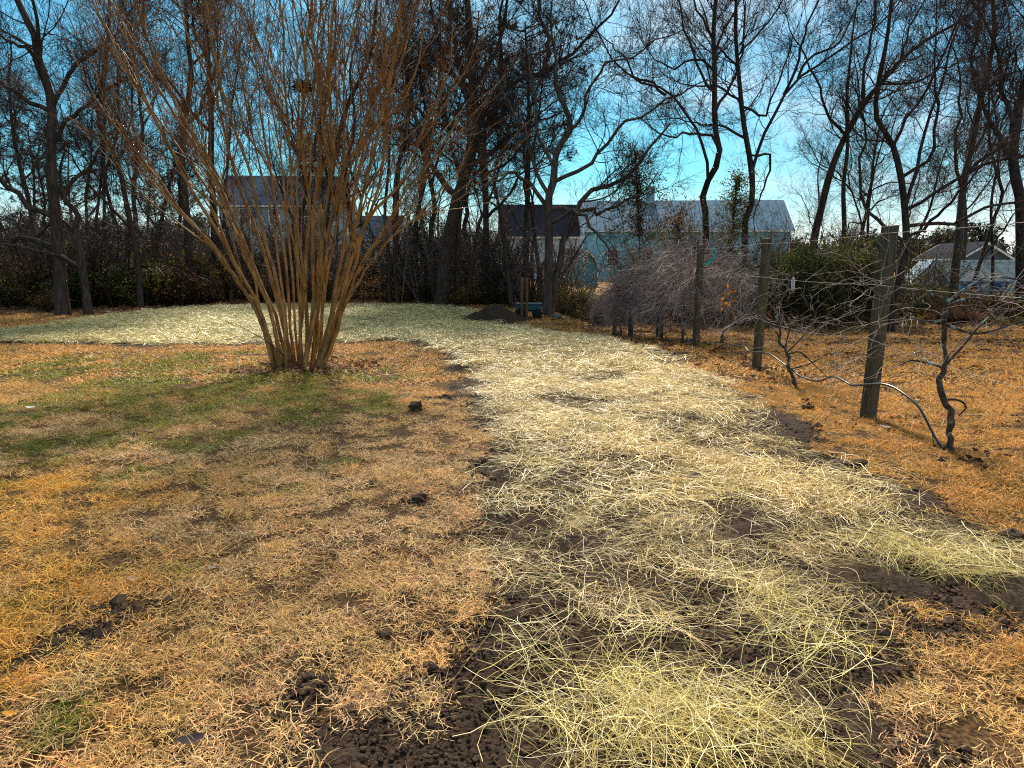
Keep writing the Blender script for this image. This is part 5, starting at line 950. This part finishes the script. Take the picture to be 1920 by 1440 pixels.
# far wood along the horizon
FW = []
for i in range(3):
    g = np.random.default_rng(7000 + i); mb = MB(); P = np.zeros((5, 2, 3)); P[:, 0, 0] = g.normal(0, 1.5, 5); P[:, 1] = P[:, 0] + np.array([0, 0, 5]); a, ra = grow(P, np.full((5, 2), .12), 60, 1.5, 3.5, ang=(20, 60), t0=.4, K=4, rf=.5, rmin=.05, rng=g); b, rb = grow(a, ra, 420, .6, 1.6, ang=(20, 60), K=3, rf=.6, rmin=.03, rng=g)
    tubes(mb, P, np.full((5, 2), .12), 4); tubes(mb, a, ra, 3); tubes(mb, b, rb, 3); c = b.reshape(-1, 3)[g.integers(0, 1260, 300)] + g.normal(0, .3, (300, 3)); leaves(mb, c, .5, g); me = mb.mesh('far_tree', smooth=False, bv=True); me.materials.append(M_UNDER); FW.append(me)
a = rng.uniform(-52, 52, 330); rr = rng.uniform(105, 190, 330); x = rr * np.sin(np.radians(a)); y = rr * np.cos(np.radians(a)); n = 330
scatter('far_wood', FW, np.stack([x, y, hgt(x, y)], -1), rng.random(n) * 6.28, rng.uniform(.7, 1.25, n), np.array([.055, .045, .032]) * rng.uniform(.6, 1.3, (n, 1)) * np.where(rng.random((n, 1)) < .3, np.array([.6, 1.0, .6]), 1), 'brown far-off wood along the horizon', 'wood')

# ------------------------------------------------------------ single clods and leaves that stand out
for i, (lab, px, py, s) in enumerate((('black clod standing on the lawn left of the straw strip', 780, 769, .075), ('dark clod lying on the lawn by the second vine', 1515, 769, .06), ('black clod at the right edge of the straw, below the nearest post', 1609, 876, .06), ('dark clod on the bare earth left of the straw, in the middle distance', 786, 941, .05), ('small black clod on the tan grass near the lower middle', 793, 1196, .022), ('small black clod left of the other on the lower tan grass', 720, 1197, .026), ('dark clod at the right margin beside the straw end', 1895, 1015, .06))):
    b = ground(px, py); me = lump(60 + i, 2); me.materials.append(M_CRUMB); o = tag(link('soil_clod', me, loc=Vector((b[0], b[1], b[2] + s * .55))), lab, 'clod', 'clods on the lawn'); o.scale = (s * 1.1, s, s)
def big_leaf(lab, px, py, s, col, rz, maple=False):
    b = ground(px, py); g = np.random.default_rng(int(px))
    if maple: r = np.array([1, .45, .8, .4, .9, .35, .25, .35, .9, .4, .8, .45]); th = np.linspace(0, 2 * math.pi, 13)[:-1]
    else: th = np.linspace(0, 2 * math.pi, 15)[:-1]; r = 1 / np.sqrt((np.cos(th)) ** 2 + (np.sin(th) / .52) ** 2) * (1 + g.normal(0, .04, 14))
    ring = np.stack([r * np.cos(th), r * np.sin(th), .35 * (r * np.sin(th)) ** 2 + .25 * r * np.cos(th) ** 2 + g.normal(0, .03, len(th))], -1) * s; V = np.vstack([[[0, 0, 0]], ring * .5 * np.array([1, 1, .6]), ring]); n = len(th); F3 = [[0, 1 + i, 1 + (i + 1) % n] for i in range(n)]; F4 = [[1 + i, 1 + n + i, 1 + n + (i + 1) % n, 1 + (i + 1) % n] for i in range(n)]
    mb = MB(); mb.add(V, F4, F3); me = mb.mesh('dry_leaf'); t = thing('dry_leaf', lab, 'leaf', (b[0], b[1], b[2] + .03), 'single leaves on the grass'); t.rotation_euler = (.12, .1, rz); link('blade', me, mat('leaf_%d' % px, col, .8, .35, 20 / s * .05, spec=.1), t)
    mb = MB(); tubes(mb, np.array([[[-s * .95, 0, .1 * s], [-s * 1.25, 0, .12 * s], [-s * 1.5, s * .1, .05 * s]]]), np.full((1, 3), .0012), 4); link('stalk', mb.mesh('stalk'), M_TWIG, t)
big_leaf('dark purple curled leaf lying on golden grass at the bottom left', 358, 1402, .042, (.030, .020, .026), .5)
big_leaf('orange leaf on the grass at the lower left corner', 22, 1352, .026, (.45, .20, .03), .3)
big_leaf('pale tan leaf above the dark hollow in the lower left grass', 250, 1096, .03, (.34, .23, .15), .2)
big_leaf('grey curled leaf on the tan grass right of the pale tan one', 400, 1075, .026, (.20, .18, .18), 2.4)
big_leaf('red maple leaf between the nearest post and the hose end', 1716, 806, .05, (.22, .02, .015), .8, True)
big_leaf('orange red maple leaf right of the nearest vine', 1880, 800, .05, (.30, .06, .02), 1.6, True)
big_leaf('faded red leaf left of the nearest post foot', 1593, 798, .045, (.20, .04, .03), 2.2, True)
big_leaf('grey white leaf in the shadow of the nearest post', 1658, 806, .05, (.30, .30, .34), -.2)
big_leaf('small brown leaf standing in the green grass, left of centre', 298, 827, .05, (.16, .05, .03), 1.3)
big_leaf('small white scrap of leaf in the green grass at the left', 57, 769, .05, (.62, .60, .55), .1)
for o in scene.objects:
    if o.parent is not None and o.name.split('.')[0] in ('twigs', 'branches', 'canes', 'needles', 'foliage', 'leaves', 'sprouts', 'stems'): o['kind'] = 'stuff'
print('objects', len(scene.objects), 'tris', sum(len(m.polygons) for m in bpy.data.meshes))
